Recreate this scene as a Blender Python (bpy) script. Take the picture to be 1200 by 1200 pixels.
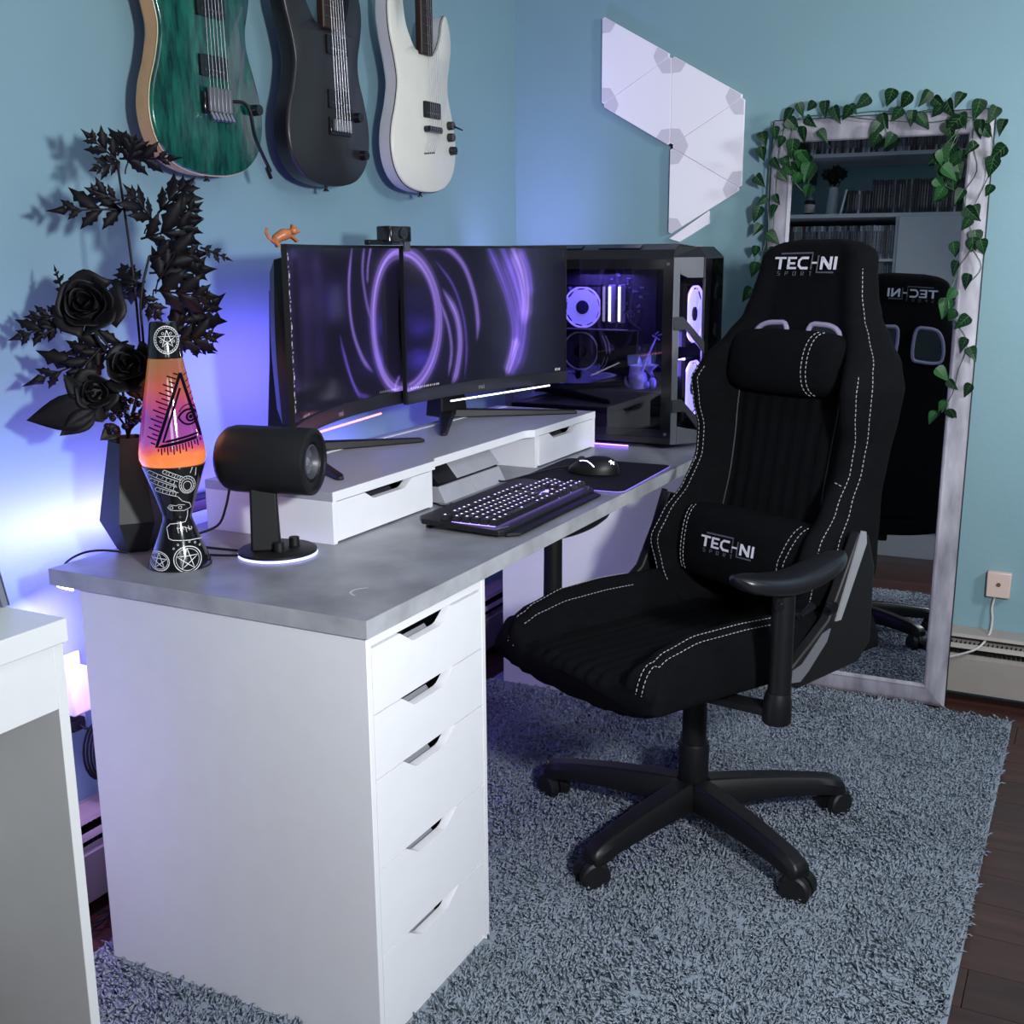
import bpy, math, random
import numpy as np
from mathutils import Vector, Matrix
PI = math.pi
for o in list(bpy.data.objects): bpy.data.objects.remove(o, do_unlink=True)
SC = bpy.context.scene
COL = SC.collection
rnd = random.Random(7)

# ------------------------------------------------------------------ camera
F, YAW, PITCH, ROLL = 1334.05, .478, .222, -.008
CAM = np.array([-1.296, -.91, 1.243])
def _rot():
    cy, sy, cp, sp = math.cos(YAW), math.sin(YAW), math.cos(PITCH), math.sin(PITCH)
    fw = np.array([cy*cp, sy*cp, -sp]); r = np.array([sy, -cy, 0.]); u = np.cross(r, fw)
    cr, sr = math.cos(ROLL), math.sin(ROLL)
    return np.array([cr*r+sr*u, -sr*r+cr*u, fw])
MR = _rot()
cam = bpy.data.cameras.new('camera'); cam.lens = F/1200*36; cam.sensor_width = 36; cam.clip_start = .02
co = bpy.data.objects.new('camera', cam); COL.objects.link(co); SC.camera = co
co.matrix_world = Matrix(((MR[0][0], MR[1][0], -MR[2][0], CAM[0]), (MR[0][1], MR[1][1], -MR[2][1], CAM[1]),
                          (MR[0][2], MR[1][2], -MR[2][2], CAM[2]), (0, 0, 0, 1)))
def ray(x, y): return MR.T @ np.array([(x-600)/F, -(y-600)/F, 1.])
def at(x, y, ax, v):
    d = ray(x, y); i = 'xyz'.index(ax); return CAM + (v-CAM[i])/d[i]*d
def at_plane(x, y, P, n):
    d = ray(x, y); n = np.array(n, float); return CAM + d*(((np.array(P)-CAM) @ n)/(d @ n))

# ------------------------------------------------------------------ world, lights, exposure
w = bpy.data.worlds.new('world'); SC.world = w; w.use_nodes = True
w.node_tree.nodes['Background'].inputs[0].default_value = (.5, .6, .8, 1); w.node_tree.nodes['Background'].inputs[1].default_value = .02
vs = SC.view_settings; vs.view_transform = 'Standard'; vs.look = 'None'; vs.exposure = 0.0; vs.gamma = 1; vs.use_curve_mapping = False
def area(name, loc, target, size, power, color, size_y=None, spread=None):
    l = bpy.data.lights.new(name, 'AREA'); l.energy = power; l.color = color; l.size = size
    if size_y: l.shape = 'RECTANGLE'; l.size_y = size_y
    else: l.shape = 'DISK'
    if spread: l.spread = spread
    o = bpy.data.objects.new(name, l); COL.objects.link(o); o.location = loc
    o.rotation_euler = (Vector(target)-Vector(loc)).to_track_quat('-Z', 'Y').to_euler(); return o
VIOLET = (.23, .13, 1.0)
area('photo_softbox', (-.68, -1.36, 1.40), (.9, .1, .95), .16, 46, (.93, .97, 1.0))
area('ceiling_bounce', (.2, -1.2, 2.35), (.2, -.9, 0), 1.4, 11, (.88, .94, 1.0))
area('bounce_left', (-1.9, -1.7, 1.5), (0, .3, .4), .7, 7, (.95, .94, 1.0))
area('right_fill_light', (.9, -2.45, 1.95), (2.03, -.55, 1.15), .4, 10, (.92, .97, 1.0), spread=math.radians(80))  # added fill to brighten the right wall, not a lamp of the room
area('strip_light_desk_back', (.50, .675, .742), (.50, .95, .83), 1.1, 4.0, VIOLET, .02)
area('strip_light_desk_left_end', (.12, .70, .75), (.06, .95, .88), .45, 1.5, (.42, .33, 1.0), .02)
area('strip_light_under_desk', (.9, .72, .69), (.9, .79, .3), 1.8, 1.6, VIOLET, .02)
area('cabinet_gap_fill', (.05, .68, .60), (.10, .80, .30), .10, 1.8, (.66, .40, 1.0), .12)  # small fill light added to brighten the gap beside the cabinet
area('strip_light_monitor_left', (.66, .70, 1.0), (.66, .79, 1.0), .4, 1.6, VIOLET, .2)
area('strip_light_monitor_right', (1.3, .69, 1.0), (1.4, .79, 1.0), .5, 1.4, VIOLET, .2)
area('tower_back_glow', (1.72, .735, 1.10), (2.03, .56, 1.75), .22, 1.5, (.42, .36, 1.0), .03, spread=math.radians(110))

# ------------------------------------------------------------------ materials
def s2l(c): return tuple(((v/255/12.92) if v/255 <= .04045 else ((v/255+.055)/1.055)**2.4) for v in c)
def hexc(h): return s2l((int(h[0:2], 16), int(h[2:4], 16), int(h[4:6], 16)))
MATS = {}
def mat(name, col, rough=.5, metal=0, noise=0, nscale=20, bump=0, bscale=200, emit=None, estr=0, spec=.5, coat=0, trans=0, stretch=None, detail=4, randv=0, alpha=None, col2=None, sheen=0):
    if name in MATS: return MATS[name]
    m = bpy.data.materials.new(name); m.use_nodes = True; nt = m.node_tree; b = nt.nodes['Principled BSDF']
    if isinstance(col, str): col = hexc(col)
    if isinstance(col2, str): col2 = hexc(col2)
    b.inputs['Roughness'].default_value = rough; b.inputs['Metallic'].default_value = metal
    b.inputs['Specular IOR Level'].default_value = spec; b.inputs['Coat Weight'].default_value = coat
    b.inputs['Transmission Weight'].default_value = trans
    if sheen: b.inputs['Sheen Weight'].default_value = sheen
    L = nt.links.new
    tc = nt.nodes.new('ShaderNodeTexCoord'); mp = nt.nodes.new('ShaderNodeMapping'); L(tc.outputs['Object'], mp.inputs[0])
    if stretch: mp.inputs['Scale'].default_value = stretch
    n = nt.nodes.new('ShaderNodeTexNoise'); n.inputs['Scale'].default_value = nscale; n.inputs['Detail'].default_value = detail; L(mp.outputs[0], n.inputs['Vector'])
    mx = nt.nodes.new('ShaderNodeMix'); mx.data_type = 'RGBA'
    c2 = col2 or tuple(v*(1-noise) for v in col); c1 = col if col2 else tuple(min(1, v*(1+noise)) for v in col)
    mx.inputs[6].default_value = (*c1, 1); mx.inputs[7].default_value = (*c2, 1)
    cr = nt.nodes.new('ShaderNodeMapRange'); cr.inputs[1].default_value = .3; cr.inputs[2].default_value = .7
    L(n.outputs[0], cr.inputs[0]); L(cr.outputs[0], mx.inputs[0]); out = mx.outputs[2]
    if randv:
        oi = nt.nodes.new('ShaderNodeObjectInfo'); hs = nt.nodes.new('ShaderNodeHueSaturation'); mr = nt.nodes.new('ShaderNodeMapRange')
        mr.inputs[3].default_value = 1-randv; mr.inputs[4].default_value = 1+randv
        L(oi.outputs['Random'], mr.inputs[0]); L(mr.outputs[0], hs.inputs['Value']); L(out, hs.inputs['Color']); out = hs.outputs[0]
    L(out, b.inputs['Base Color'])
    if bump:
        n2 = nt.nodes.new('ShaderNodeTexNoise'); n2.inputs['Scale'].default_value = bscale; L(mp.outputs[0], n2.inputs['Vector'])
        bp = nt.nodes.new('ShaderNodeBump'); bp.inputs['Strength'].default_value = bump; bp.inputs['Distance'].default_value = .002
        L(n2.outputs[0], bp.inputs['Height']); L(bp.outputs[0], b.inputs['Normal'])
    if emit is not None:
        b.inputs['Emission Color'].default_value = (*emit, 1); b.inputs['Emission Strength'].default_value = estr
    if alpha is not None: b.inputs['Alpha'].default_value = alpha
    MATS[name] = m; return m

WHITE = mat('white_laminate', 'e6e6ea', .38, noise=.015, bump=.02)
WALLM = mat('teal_wall_paint', '7898a2', .55, noise=.03, nscale=3, bump=.25, bscale=60)
CONC = mat('concrete_laminate', '94959b', .36, noise=.0, nscale=9, detail=10, bump=.08, col2='6f7077')
BLK = mat('black_plastic', (.006, .006, .007), .42, noise=.1, spec=.3)
BLKG = mat('black_gloss_plastic', (.008, .008, .01), .12, noise=.1)
BLKM = mat('black_matte_paint', (.007, .007, .008), .5, noise=.1, spec=.35)
FAB = mat('black_fabric', (.0030, .0031, .0040), .88, noise=.2, nscale=60, bump=.25, bscale=900, spec=.08)
FAB2 = mat('black_mesh_fabric', (.006, .006, .008), .8, noise=.3, nscale=400, bump=.4, bscale=1500, spec=.25)
THREAD = mat('grey_thread', '9c9ea4', .6)
SILV = mat('silver_plastic', '8f9096', .45, metal=.2, noise=.05)
DGREY = mat('dark_grey_plastic', '2a2a30', .45)
CHROME = mat('chrome', (.6, .6, .62), .2, metal=1)
LEDV = mat('violet_led', (.5, .4, 1), .5, emit=(.42, .25, 1.0), estr=14)
LEDW = mat('white_violet_led', (.8, .8, 1), .5, emit=(.62, .60, 1.0), estr=6)
LOGO = mat('logo_thread', 'c8c6d2', .5, noise=.05)
LOGO2 = mat('dark_logo_thread', '4b4a56', .5)

# ------------------------------------------------------------------ mesh helpers
class MB:
    def __init__(s): s.v = []; s.f = []
    def add(s, vs_, fs, T=None):
        k = len(s.v)
        for p in vs_:
            s.v.append(tuple(T @ Vector(p)) if T is not None else tuple(p))
        s.f += [tuple(i+k for i in f) for f in fs]; return s
    def box(s, x0, x1, y0, y1, z0, z1, T=None):
        v = [(x, y, z) for z in (z0, z1) for y in (y0, y1) for x in (x0, x1)]
        return s.add(v, [(0, 2, 3, 1), (4, 5, 7, 6), (0, 1, 5, 4), (2, 6, 7, 3), (0, 4, 6, 2), (1, 3, 7, 5)], T)
    def tube(s, pts, r, n=8, cap=True, closed=False, T=None, flat=None):
        P = [Vector(p) for p in pts]; m = len(P); R_ = r if isinstance(r, (list, tuple)) else [r]*m
        vs_ = []; up = None
        for i, p in enumerate(P):
            if closed: t = P[(i+1) % m]-P[i-1]
            else: t = P[min(i+1, m-1)]-P[max(i-1, 0)]
            if t.length < 1e-9: t = Vector((0, 0, 1))
            t.normalize()
            if up is None:
                up = Vector((0, 0, 1)) if abs(t.z) < .9 else Vector((1, 0, 0))
            a = t.cross(up); a.normalize(); b = a.cross(t); b.normalize(); up = b
            for k in range(n):
                an = 2*PI*k/n; vs_.append(p+(a*math.cos(an)+b*math.sin(an)*(flat or 1))*R_[i])
        fs = []
        for i in range(m if closed else m-1):
            j = (i+1) % m
            for k in range(n): fs.append((i*n+k, i*n+(k+1) % n, j*n+(k+1) % n, j*n+k))
        if cap and not closed: fs += [tuple(range(n-1, -1, -1)), tuple((m-1)*n+k for k in range(n))]
        return s.add(vs_, fs, T)
    def cyl(s, p0, p1, r0, r1=None, n=24, T=None): return s.tube([p0, p1], [r0, r0 if r1 is None else r1], n, T=T)
    def lathe(s, prof, n=32, c=(0, 0, 0), T=None, cap=True):
        vs_ = []; m = len(prof)
        for r, z in prof:
            for k in range(n):
                a = 2*PI*k/n; vs_.append((c[0]+max(r, 1e-5)*math.cos(a), c[1]+max(r, 1e-5)*math.sin(a), c[2]+z))
        fs = [(i*n+k, i*n+(k+1) % n, (i+1)*n+(k+1) % n, (i+1)*n+k) for i in range(m-1) for k in range(n)]
        if cap: fs += [tuple(range(n-1, -1, -1)), tuple((m-1)*n+k for k in range(n))]
        return s.add(vs_, fs, T)
    def prism(s, poly, d0, d1, fr=None, T=None):
        """poly of (a,b), depth d: fr maps (a,b,d)->xyz"""
        fr = fr or (lambda a, b, d: (a, b, d)); n = len(poly)
        vs_ = [fr(a, b, d0) for a, b in poly]+[fr(a, b, d1) for a, b in poly]
        fs = [(i, (i+1) % n, n+(i+1) % n, n+i) for i in range(n)]
        return s.add(vs_, fs+[tuple(range(n-1, -1, -1)), tuple(range(n, 2*n))], T)
    def loft(s, rings, cap=True, T=None):
        n = len(rings[0]); m = len(rings); vs_ = [p for r in rings for p in r]
        fs = [(i*n+k, i*n+(k+1) % n, (i+1)*n+(k+1) % n, (i+1)*n+k) for i in range(m-1) for k in range(n)]
        if cap: fs += [tuple(range(n-1, -1, -1)), tuple((m-1)*n+k for k in range(n))]
        return s.add(vs_, fs, T)
    def grid(s, P, nu, nv, T=None):
        vs_ = [P(i/nu, j/nv) for j in range(nv+1) for i in range(nu+1)]
        fs = [(j*(nu+1)+i, j*(nu+1)+i+1, (j+1)*(nu+1)+i+1, (j+1)*(nu+1)+i) for j in range(nv) for i in range(nu)]
        return s.add(vs_, fs, T)
    def rbox(s, x0, x1, y0, y1, z0, z1, r, n=4, T=None, top=None):
        """box with rounded vertical edges; top = small chamfer"""
        pts = []
        for cx, cy, a0 in ((x1-r, y1-r, 0), (x0+r, y1-r, 90), (x0+r, y0+r, 180), (x1-r, y0+r, 270)):
            for k in range(n+1):
                a = math.radians(a0+90*k/n); pts.append((cx, cy, math.cos(a), math.sin(a)))
        t = top or 0
        if t: lv = [(z0, r-t*.5), (z0+t*.5, r), (z1-t, r), (z1-t*.3, r-t*.3), (z1, r-t)]
        else: lv = [(z0, r), (z1, r)]
        return s.loft([[(a+c*q, b+d*q, z) for a, b, c, d in pts] for z, q in lv], T=T)

def obj(name, mb, m, parent=None, smooth=True, bevel=0, angle=35, solid=0, kind=None, label=None, bseg=2):
    me = bpy.data.meshes.new(name); me.from_pydata(mb.v, [], mb.f); me.update()
    if isinstance(m, (list, tuple)):
        for q in m: me.materials.append(q)
    elif m: me.materials.append(m)
    if smooth:
        me.shade_smooth(); me.set_sharp_from_angle(angle=math.radians(angle))
    o = bpy.data.objects.new(name, me); COL.objects.link(o)
    if parent: o.parent = parent
    if solid:
        q = o.modifiers.new('s', 'SOLIDIFY'); q.thickness = solid; q.offset = 0
    if bevel:
        q = o.modifiers.new('b', 'BEVEL'); q.width = bevel; q.segments = bseg; q.limit_method = 'ANGLE'; q.angle_limit = math.radians(40); q.harden_normals = False
    if kind: o['kind'] = kind
    if label: o['label'] = label
    return o
def thing(name, label, cat, loc=(0, 0, 0), rz=0, group=None):
    o = bpy.data.objects.new(name, None); COL.objects.link(o); o.empty_display_size = .05
    o.location = loc; o.rotation_euler = (0, 0, rz); o['label'] = label; o['category'] = cat
    if group: o['group'] = group
    return o
def tag(o, label, cat, group=None):
    o['label'] = label; o['category'] = cat
    if group: o['group'] = group
    return o
def struct(name, mb, m, **k): return obj(name, mb, m, kind='structure', **k)
def copy_tree(o, parent=None):
    c = o.copy(); COL.objects.link(c)
    if parent: c.parent = parent
    for ch in list(o.children): copy_tree(ch, c)
    return c
def text_mb(txt, size, fr, depth=.001, space=1.0, sx=1.0, align='CENTER'):
    """built-in font turned to flat prisms placed with fr(a,b,d)"""
    cu = bpy.data.curves.new('t', 'FONT'); cu.body = txt; cu.size = size; cu.align_x = align; cu.align_y = 'CENTER'; cu.space_character = space
    cu.extrude = .5; cu.resolution_u = 3
    o = bpy.data.objects.new('t', cu); COL.objects.link(o); bpy.context.view_layer.update()
    me = o.to_mesh(); mb = MB()
    mb.add([fr(p.co.x*sx, p.co.y, (p.co.z+.5)*depth) for p in me.vertices], [tuple(f.vertices) for f in me.polygons])
    o.to_mesh_clear(); bpy.data.objects.remove(o, do_unlink=True); bpy.data.curves.remove(cu); return mb
def stroke(mb, pts, fr, w=.001, d=.0006, closed=False):
    """flat printed line: pts (a,b), fr(a,b,d)->xyz, as a thin strip with a little depth"""
    n = len(pts); L_ = []; R2 = []
    for i in range(n):
        p0 = pts[i-1] if (i or closed) else pts[i]; p1 = pts[(i+1) % n] if (i < n-1 or closed) else pts[i]
        dx, dy = p1[0]-p0[0], p1[1]-p0[1]; l = math.hypot(dx, dy) or 1
        nx, ny = -dy/l*w/2, dx/l*w/2
        L_.append((pts[i][0]+nx, pts[i][1]+ny)); R2.append((pts[i][0]-nx, pts[i][1]-ny))
    vs_ = [fr(a, b, 0) for a, b in L_]+[fr(a, b, 0) for a, b in R2]+[fr(a, b, d) for a, b in L_]+[fr(a, b, d) for a, b in R2]
    fs = []
    for i in range(n if closed else n-1):
        j = (i+1) % n
        fs += [(2*n+i, 2*n+j, 3*n+j, 3*n+i), (i, j, 2*n+j, 2*n+i), (n+i, 3*n+i, 3*n+j, n+j)]
    mb.add(vs_, fs)
def circ(cx, cy, r, n=24, a0=0, a1=360, ry=None):
    return [(cx+r*math.cos(math.radians(a0+(a1-a0)*k/n)), cy+(ry or r)*math.sin(math.radians(a0+(a1-a0)*k/n))) for k in range(n+1)]

# ------------------------------------------------------------------ the room
XB, YA, XO, YF, ZC = 2.03, .79, -2.05, -2.7, 2.5
fl = struct('floor', MB().box(XO-.1, XB+.1, YF-.1, YA+.1, -.06, -.012), mat('dark_subfloor', '1a1010', .8))
WOOD = mat('reddish_brown_floor_wood', '3b231d', .38, noise=.35, nscale=6, stretch=(6, .7, 1), detail=8, bump=.08, bscale=30, randv=.3)
pw, pl = .118, 1.22
pk = None
for i in range(int((XB-XO)/pw)+1):
    for j in range(4):
        x = XO+i*pw; y = YF-.9+j*pl+(i*37 % 10)*.09
        y0, y1 = max(y, YF), min(y+pl, YA)
        if y1-y0 < .05: continue
        full = abs(y1-y0-pl) < 1e-6
        if full and pk: o = pk.copy(); COL.objects.link(o)
        else:
            o = obj('plank', MB().box(.0008, pw-.0008, .0008, y1-y0-.0008, -.012, 0), WOOD, fl)
            if full: pk = o
        o.location = (x, y0, 0); o.parent = fl
struct('wall_left', MB().box(XO-.1, XB+.1, YA, YA+.1, -.05, ZC+.05), WALLM)
struct('wall_right', MB().box(XB, XB+.1, YF-.1, YA, -.05, ZC+.05), WALLM)
struct('wall_back', MB().box(XO-.1, XO, YF-.1, YA, -.05, ZC+.05), WALLM)
struct('wall_front', MB().box(XO, XB, YF-.1, YF, -.05, ZC+.05), WALLM)
struct('ceiling', MB().box(XO-.1, XB+.1, YF-.1, YA+.1, ZC, ZC+.1), mat('white_ceiling_paint', 'c8ccd2', .8, noise=.03))

# baseboard heaters
CREAM = mat('cream_enamel', '938c86', .4, noise=.04)
def heater(label, length, T):
    """T maps local: a along wall, d out of wall, z"""
    t = thing('baseboard_heater', label, 'heater')
    P = lambda a0, a1, d0, d1, z0, z1: MB().box(a0, a1, d0, d1, z0, z1, T=T)
    L_ = length
    obj('back_plate', P(0, L_, .001, .006, .02, .205), CREAM, t)
    lip = MB(); lip.prism([(.006, .203), (.052, .198), (.058, .19), (.05, .19), (.006, .197)], 0, L_, lambda a, b, d: (d, a, b), T=T); obj('top_lip', lip, CREAM, t)
    obj('deflector', MB().prism([(.058, .172), (.064, .166), (.066, .16), (.058, .162)], 0, L_, lambda a, b, d: (d, a, b), T=T), CREAM, t)
    obj('front_cover', MB().prism([(.056, .03), (.062, .03), (.068, .132), (.05, .14), (.05, .134), (.060, .13)], 0, L_, lambda a, b, d: (d, a, b), T=T), CREAM, t)
    f = MB(); n = int(L_/.012)
    for i in range(n): f.box(i*.012+.003, i*.012+.0045, .012, .05, .07, .165, T=T)
    obj('fins', f, mat('dark_fin_metal', '17161a', .5), t, smooth=False, kind='stuff')
    for a in (0, L_-.04): obj('end_cap', P(a, a+.04, .006, .069, .02, .2), CREAM, t, bevel=.003)
    return t
heater('cream baseboard heater on the wall right of the mirror', 2.1, Matrix.Translation((XB, -2.6, 0)) @ Matrix(((0, -1, 0, 0), (1, 0, 0, 0), (0, 0, 1, 0), (0, 0, 0, 1))))
heater('cream baseboard heater lit violet behind the desk', 3.4, Matrix.Translation((XB-.1, YA, 0)) @ Matrix(((-1, 0, 0, 0), (0, -1, 0, 0), (0, 0, 1, 0), (0, 0, 0, 1))))

# wall socket box with its cable
t = thing('wall_socket', 'small square beige cable outlet box on the wall right of the mirror', 'socket', (XB, -.712, .341))
PINK = mat('beige_socket_plastic', 'c9b2aa', .4)
obj('box', MB().box(-.024, -.0005, -.031, .031, -.036, .036), PINK, t, bevel=.003)
obj('screw', MB().cyl((-.0255, 0, .002), (-.024, 0, .002), .006, n=14), mat('brass', '7a6548', .4, metal=.6), t)
cb = MB(); P = [(XB-.012, -.705, .307), (XB-.016, -.700, .27), (XB-.02, -.704, .24), (XB-.035, -.70, .20), (XB-.075, -.675, .168), (XB-.078, -.62, .14), (XB-.076, -.56, .115), (XB-.076, -.5, .10)]
def smooth_path(P, k=6):
    P = [Vector(p) for p in P]; out = []
    for i in range(len(P)-1):
        p0, p1, p2, p3 = P[max(i-1, 0)], P[i], P[i+1], P[min(i+2, len(P)-1)]
        for j in range(k):
            u = j/k; out.append(.5*((2*p1)+(p2-p0)*u+(2*p0-5*p1+4*p2-p3)*u*u+(3*p1-p0-3*p2+p3)*u**3))
    out.append(P[-1]); return out
cb.tube(smooth_path(P), .0032, 8)
tag(obj('socket_cable', cb, mat('white_cable', 'b9b4b4', .5)), 'thin white cable running from the outlet box down behind the mirror', 'cable')

# ------------------------------------------------------------------ shaggy rug
RX0, RX1, RY0, RY1 = -.18, 1.865, -.785, .625
rug = thing('shag_rug', 'blue grey shaggy rug under the gaming chair', 'rug', (0, 0, 0))
RUGM = mat('blue_grey_shag', '858e99', .95, noise=.10, nscale=5, spec=.1)
obj('backing', MB().rbox(RX0, RX1, RY0, RY1, 0, .007, .02), RUGM, rug)
rng = np.random.default_rng(3)
N = 62000
bx = rng.uniform(RX0+.005, RX1-.003, N); by = rng.uniform(RY0+.003, RY1-.005, N)
keep = ~((bx > -.005) & (bx < .37) & (by > -.005) & (by < .59)) & ~((bx > 1.51) & (bx < 1.89) & (by > -.005))
bx, by = bx[keep], by[keep]; N = len(bx)
gx = np.sin(bx*9.1+by*4)+np.sin(by*13-bx*5+1)+rng.normal(0, .8, N); ang = gx*1.4+rng.uniform(-.9, .9, N)
ln = rng.uniform(.014, .03, N); wd = rng.uniform(.0022, .0040, N); lean = rng.uniform(.55, 1.25, N)
dx, dy = np.cos(ang), np.sin(ang); px, py = -dy, dx
z0 = .004
h1 = ln*np.cos(lean)*.62; o1 = ln*np.sin(lean)*.45
h2 = ln*np.cos(lean)*.80; o2 = ln*np.sin(lean)*1.0
V = np.zeros((N, 7, 3)); tw = rng.uniform(-.5, .5, N)
for k, sgn in ((0, -1), (1, 1)):
    V[:, k] = np.c_[bx+px*wd*sgn*.6, by+py*wd*sgn*.6, np.full(N, z0)]
V[:, 2] = np.c_[bx+dx*wd, by+dy*wd, np.full(N, z0)]
for k, sgn in ((3, -1), (4, 1)):
    V[:, k] = np.c_[bx+dx*o1+px*wd*sgn, by+dy*o1+py*wd*sgn, z0+h1+tw*wd*sgn]
V[:, 5] = np.c_[bx+dx*(o1+wd), by+dy*(o1+wd), z0+h1+wd*1.1]
V[:, 6] = np.c_[bx+dx*o2, by+dy*o2, z0+h2]
tri = np.array([(0, 1, 4), (0, 4, 3), (1, 2, 5), (1, 5, 4), (2, 0, 3), (2, 3, 5), (3, 4, 6), (4, 5, 6), (5, 3, 6)])
Fc = (tri[None]+np.arange(N)[:, None, None]*7).reshape(-1, 3)
me = bpy.data.meshes.new('pile'); me.vertices.add(N*7); me.vertices.foreach_set('co', V.reshape(-1))
me.loops.add(len(Fc)*3); me.loops.foreach_set('vertex_index', Fc.reshape(-1)); me.polygons.add(len(Fc)); me.polygons.foreach_set('loop_start', np.arange(len(Fc))*3); me.update(); me.materials.append(RUGM)
po = bpy.data.objects.new('pile', me); COL.objects.link(po); po.parent = rug; po['kind'] = 'stuff'
# ------------------------------------------------------------------ desk
dk = thing('desktop', 'long grey concrete effect desktop laid across two white drawer units', 'desk', (0, 0, .70))
obj('board', MB().box(0, 1.90, 0, .65, 0, .0265), CONC, dk, bevel=.0015)
_m = MB(); stroke(_m, circ(.12, .085, .022, 20, 20, 175), lambda a, b, d: (a, b, .0291+d), .004, .0001); obj('pale_scuff', _m, mat('pale_scuff_mark', 'b4b5ba', .5, noise=.2, nscale=200), dk)
EDG = mat('pale_concrete_edge_band', 'b2b3b8', .45, nscale=16, detail=10, col2='94959b')
for nm_, a_ in (('edge_band', (.0, 1.90, -.0006, .0, .0005, .0288)), ('edge_band', (-.0006, .0, .0, .65, .0005, .0288))): obj(nm_, MB().box(*a_), EDG, dk)
obj('top_laminate', MB().box(0.0005, 1.8995, .0005, .6495, .0266, .029), CONC, dk)

def front_with_notch(w, h, nx0, nx1, nd, t=.016, nslope=.038):
    """drawer front in x,z with a trapezoid finger notch in its top edge; depth along +y"""
    poly = [(0, 0), (w, 0), (w, h), (nx1, h)]
    r = .006
    poly += [(nx1-nslope+r, h-nd+r*.35), (nx1-nslope-r*.4, h-nd), (nx0+nslope+r*.4, h-nd), (nx0+nslope-r, h-nd+r*.35), (nx0, h), (0, h)]
    mb = MB(); n = len(poly)
    # face split into columns so every polygon is convex
    fr = lambda a, b, d: (a, d, b)
    xs = [(0, nx0), (nx0, nx0+nslope-r), (nx0+nslope-r, nx0+nslope+r*.4), (nx0+nslope+r*.4, nx1-nslope-r*.4), (nx1-nslope-r*.4, nx1-nslope+r), (nx1-nslope+r, nx1), (nx1, w)]
    hs = [(h, h), (h, h-nd+r*.35), (h-nd+r*.35, h-nd), (h-nd, h-nd), (h-nd, h-nd+r*.35), (h-nd+r*.35, h), (h, h)]
    A = []
    for (a, b), (ha, hb) in zip(xs, hs):
        A.append([(a, 0), (b, 0), (b, hb), (a, ha)])
    for q in A: mb.add([fr(x, z, 0) for x, z in q]+[fr(x, z, t) for x, z in q], [(0, 1, 2, 3), (7, 6, 5, 4)])
    mb.add([fr(x, z, 0) for x, z in poly]+[fr(x, z, t) for x, z in poly], [(i, n+i, n+(i+1) % n, (i+1) % n) for i in range(n)])
    return mb
INNER = mat('grey_drawer_inside', '5d5f66', .6)
def drawer_unit(x, y, label, angle_label=None):
    t = thing('drawer_unit', label, 'drawers', (x, y, .008)); W, D, H = .36, .58, .6915
    c = MB()
    c.box(0, .0125, 0, D, 0, H); c.box(W-.0125, W, 0, D, 0, H)
    obj('side_panel', c, WHITE, t, bevel=.001)
    obj('back_panel', MB().box(.0127, W-.0127, D-.01, D-.002, 0, H), WHITE, t)
    obj('top_rail', MB().box(.0127, W-.0127, .001, D-.012, H-.015, H-.0005), WHITE, t, bevel=.0008)
    obj('plinth', MB().box(.0127, W-.0127, .006, .02, 0, .012), WHITE, t)
    zs = [.675, .569, .464, .314, .164, .014]
    for k in range(5):
        z1, z0 = zs[k], zs[k+1]; h = z1-z0-.0025
        d = obj('drawer', front_with_notch(W-.028, h, .078, .236, .0225), WHITE, t, smooth=False)
        d.location = (.014, .001, z0)
        b = MB(); b.box(.008, W-.036, .40, .41, .01, h-.035); b.box(.008, .018, .017, .40, .01, h-.035); b.box(W-.046, W-.036, .017, .40, .01, h-.035); b.box(.018, W-.046, .017, .40, .01, .016)
        q = obj('tray', b, INNER, d); 
        lp = MB(); lp.prism([(.0165, h-.038), (.030, h-.022), (.030, h-.030), (.0165, h-.05)], .12, .195, lambda a, b_, dd: (dd, a, b_)); obj('handle_lip', lp, SILV, d)
    return t
drawer_unit(.002, .003, 'white five drawer unit carrying the near left end of the desktop')
drawer_unit(1.525, .004, 'white drawer unit behind the chair carrying the far right end of the desktop')

# ------------------------------------------------------------------ riser
r = thing('monitor_riser', 'long white monitor riser with two shallow drawers on the desktop', 'monitor stand', (.343, .305, .729))
L_ = 1.202; Dp = .30
pl_ = [(0, 0), (.358, 0), (.378, .014), (.385, .016), (.80, .016), (.808, .014), (.83, 0), (L_, 0), (L_, Dp), (0, Dp)]
tb = MB(); 
cols = [(0, .358), (.358, .378), (.378, .385), (.385, .80), (.80, .808), (.808, .83), (.83, L_)]
yf = {0: 0, .358: 0, .378: .014, .385: .016, .80: .016, .808: .014, .83: 0, L_: 0}
for a, b in cols:
    tb.add([(a, yf[a], .080), (b, yf[b], .080), (b, Dp, .080), (a, Dp, .080), (a, yf[a], .0975), (b, yf[b], .0975), (b, Dp, .0975), (a, Dp, .0975)],
           [(0, 3, 2, 1), (4, 5, 6, 7), (0, 1, 5, 4), (2, 3, 7, 6)]+([(0, 4, 7, 3)] if a == 0 else [])+([(1, 2, 6, 5)] if b == L_ else []))
RISERTOP = mat('shaded_white_riser_top', 'a3a4ad', .35, noise=.04, nscale=14, stretch=(.3, 3, 1))  # white top board, greyed in its colour for the grazing light
obj('top_board', tb, RISERTOP, r, smooth=False)
fe = MB()
for a, b in cols: fe.add([(a, yf[a]-.0006, .0800), (b, yf[b]-.0006, .0800), (b, yf[b]-.0006, .0977), (a, yf[a]-.0006, .0977), (a, yf[a]+.0012, .0977), (b, yf[b]+.0012, .0977)], [(0, 1, 2, 3), (3, 2, 5, 4)])
obj('front_edge', fe, WHITE, r, smooth=False)
obj('back_strip', MB().box(.012, L_-.012, .262, .274, .0976, .0990), WHITE, r)
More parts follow.
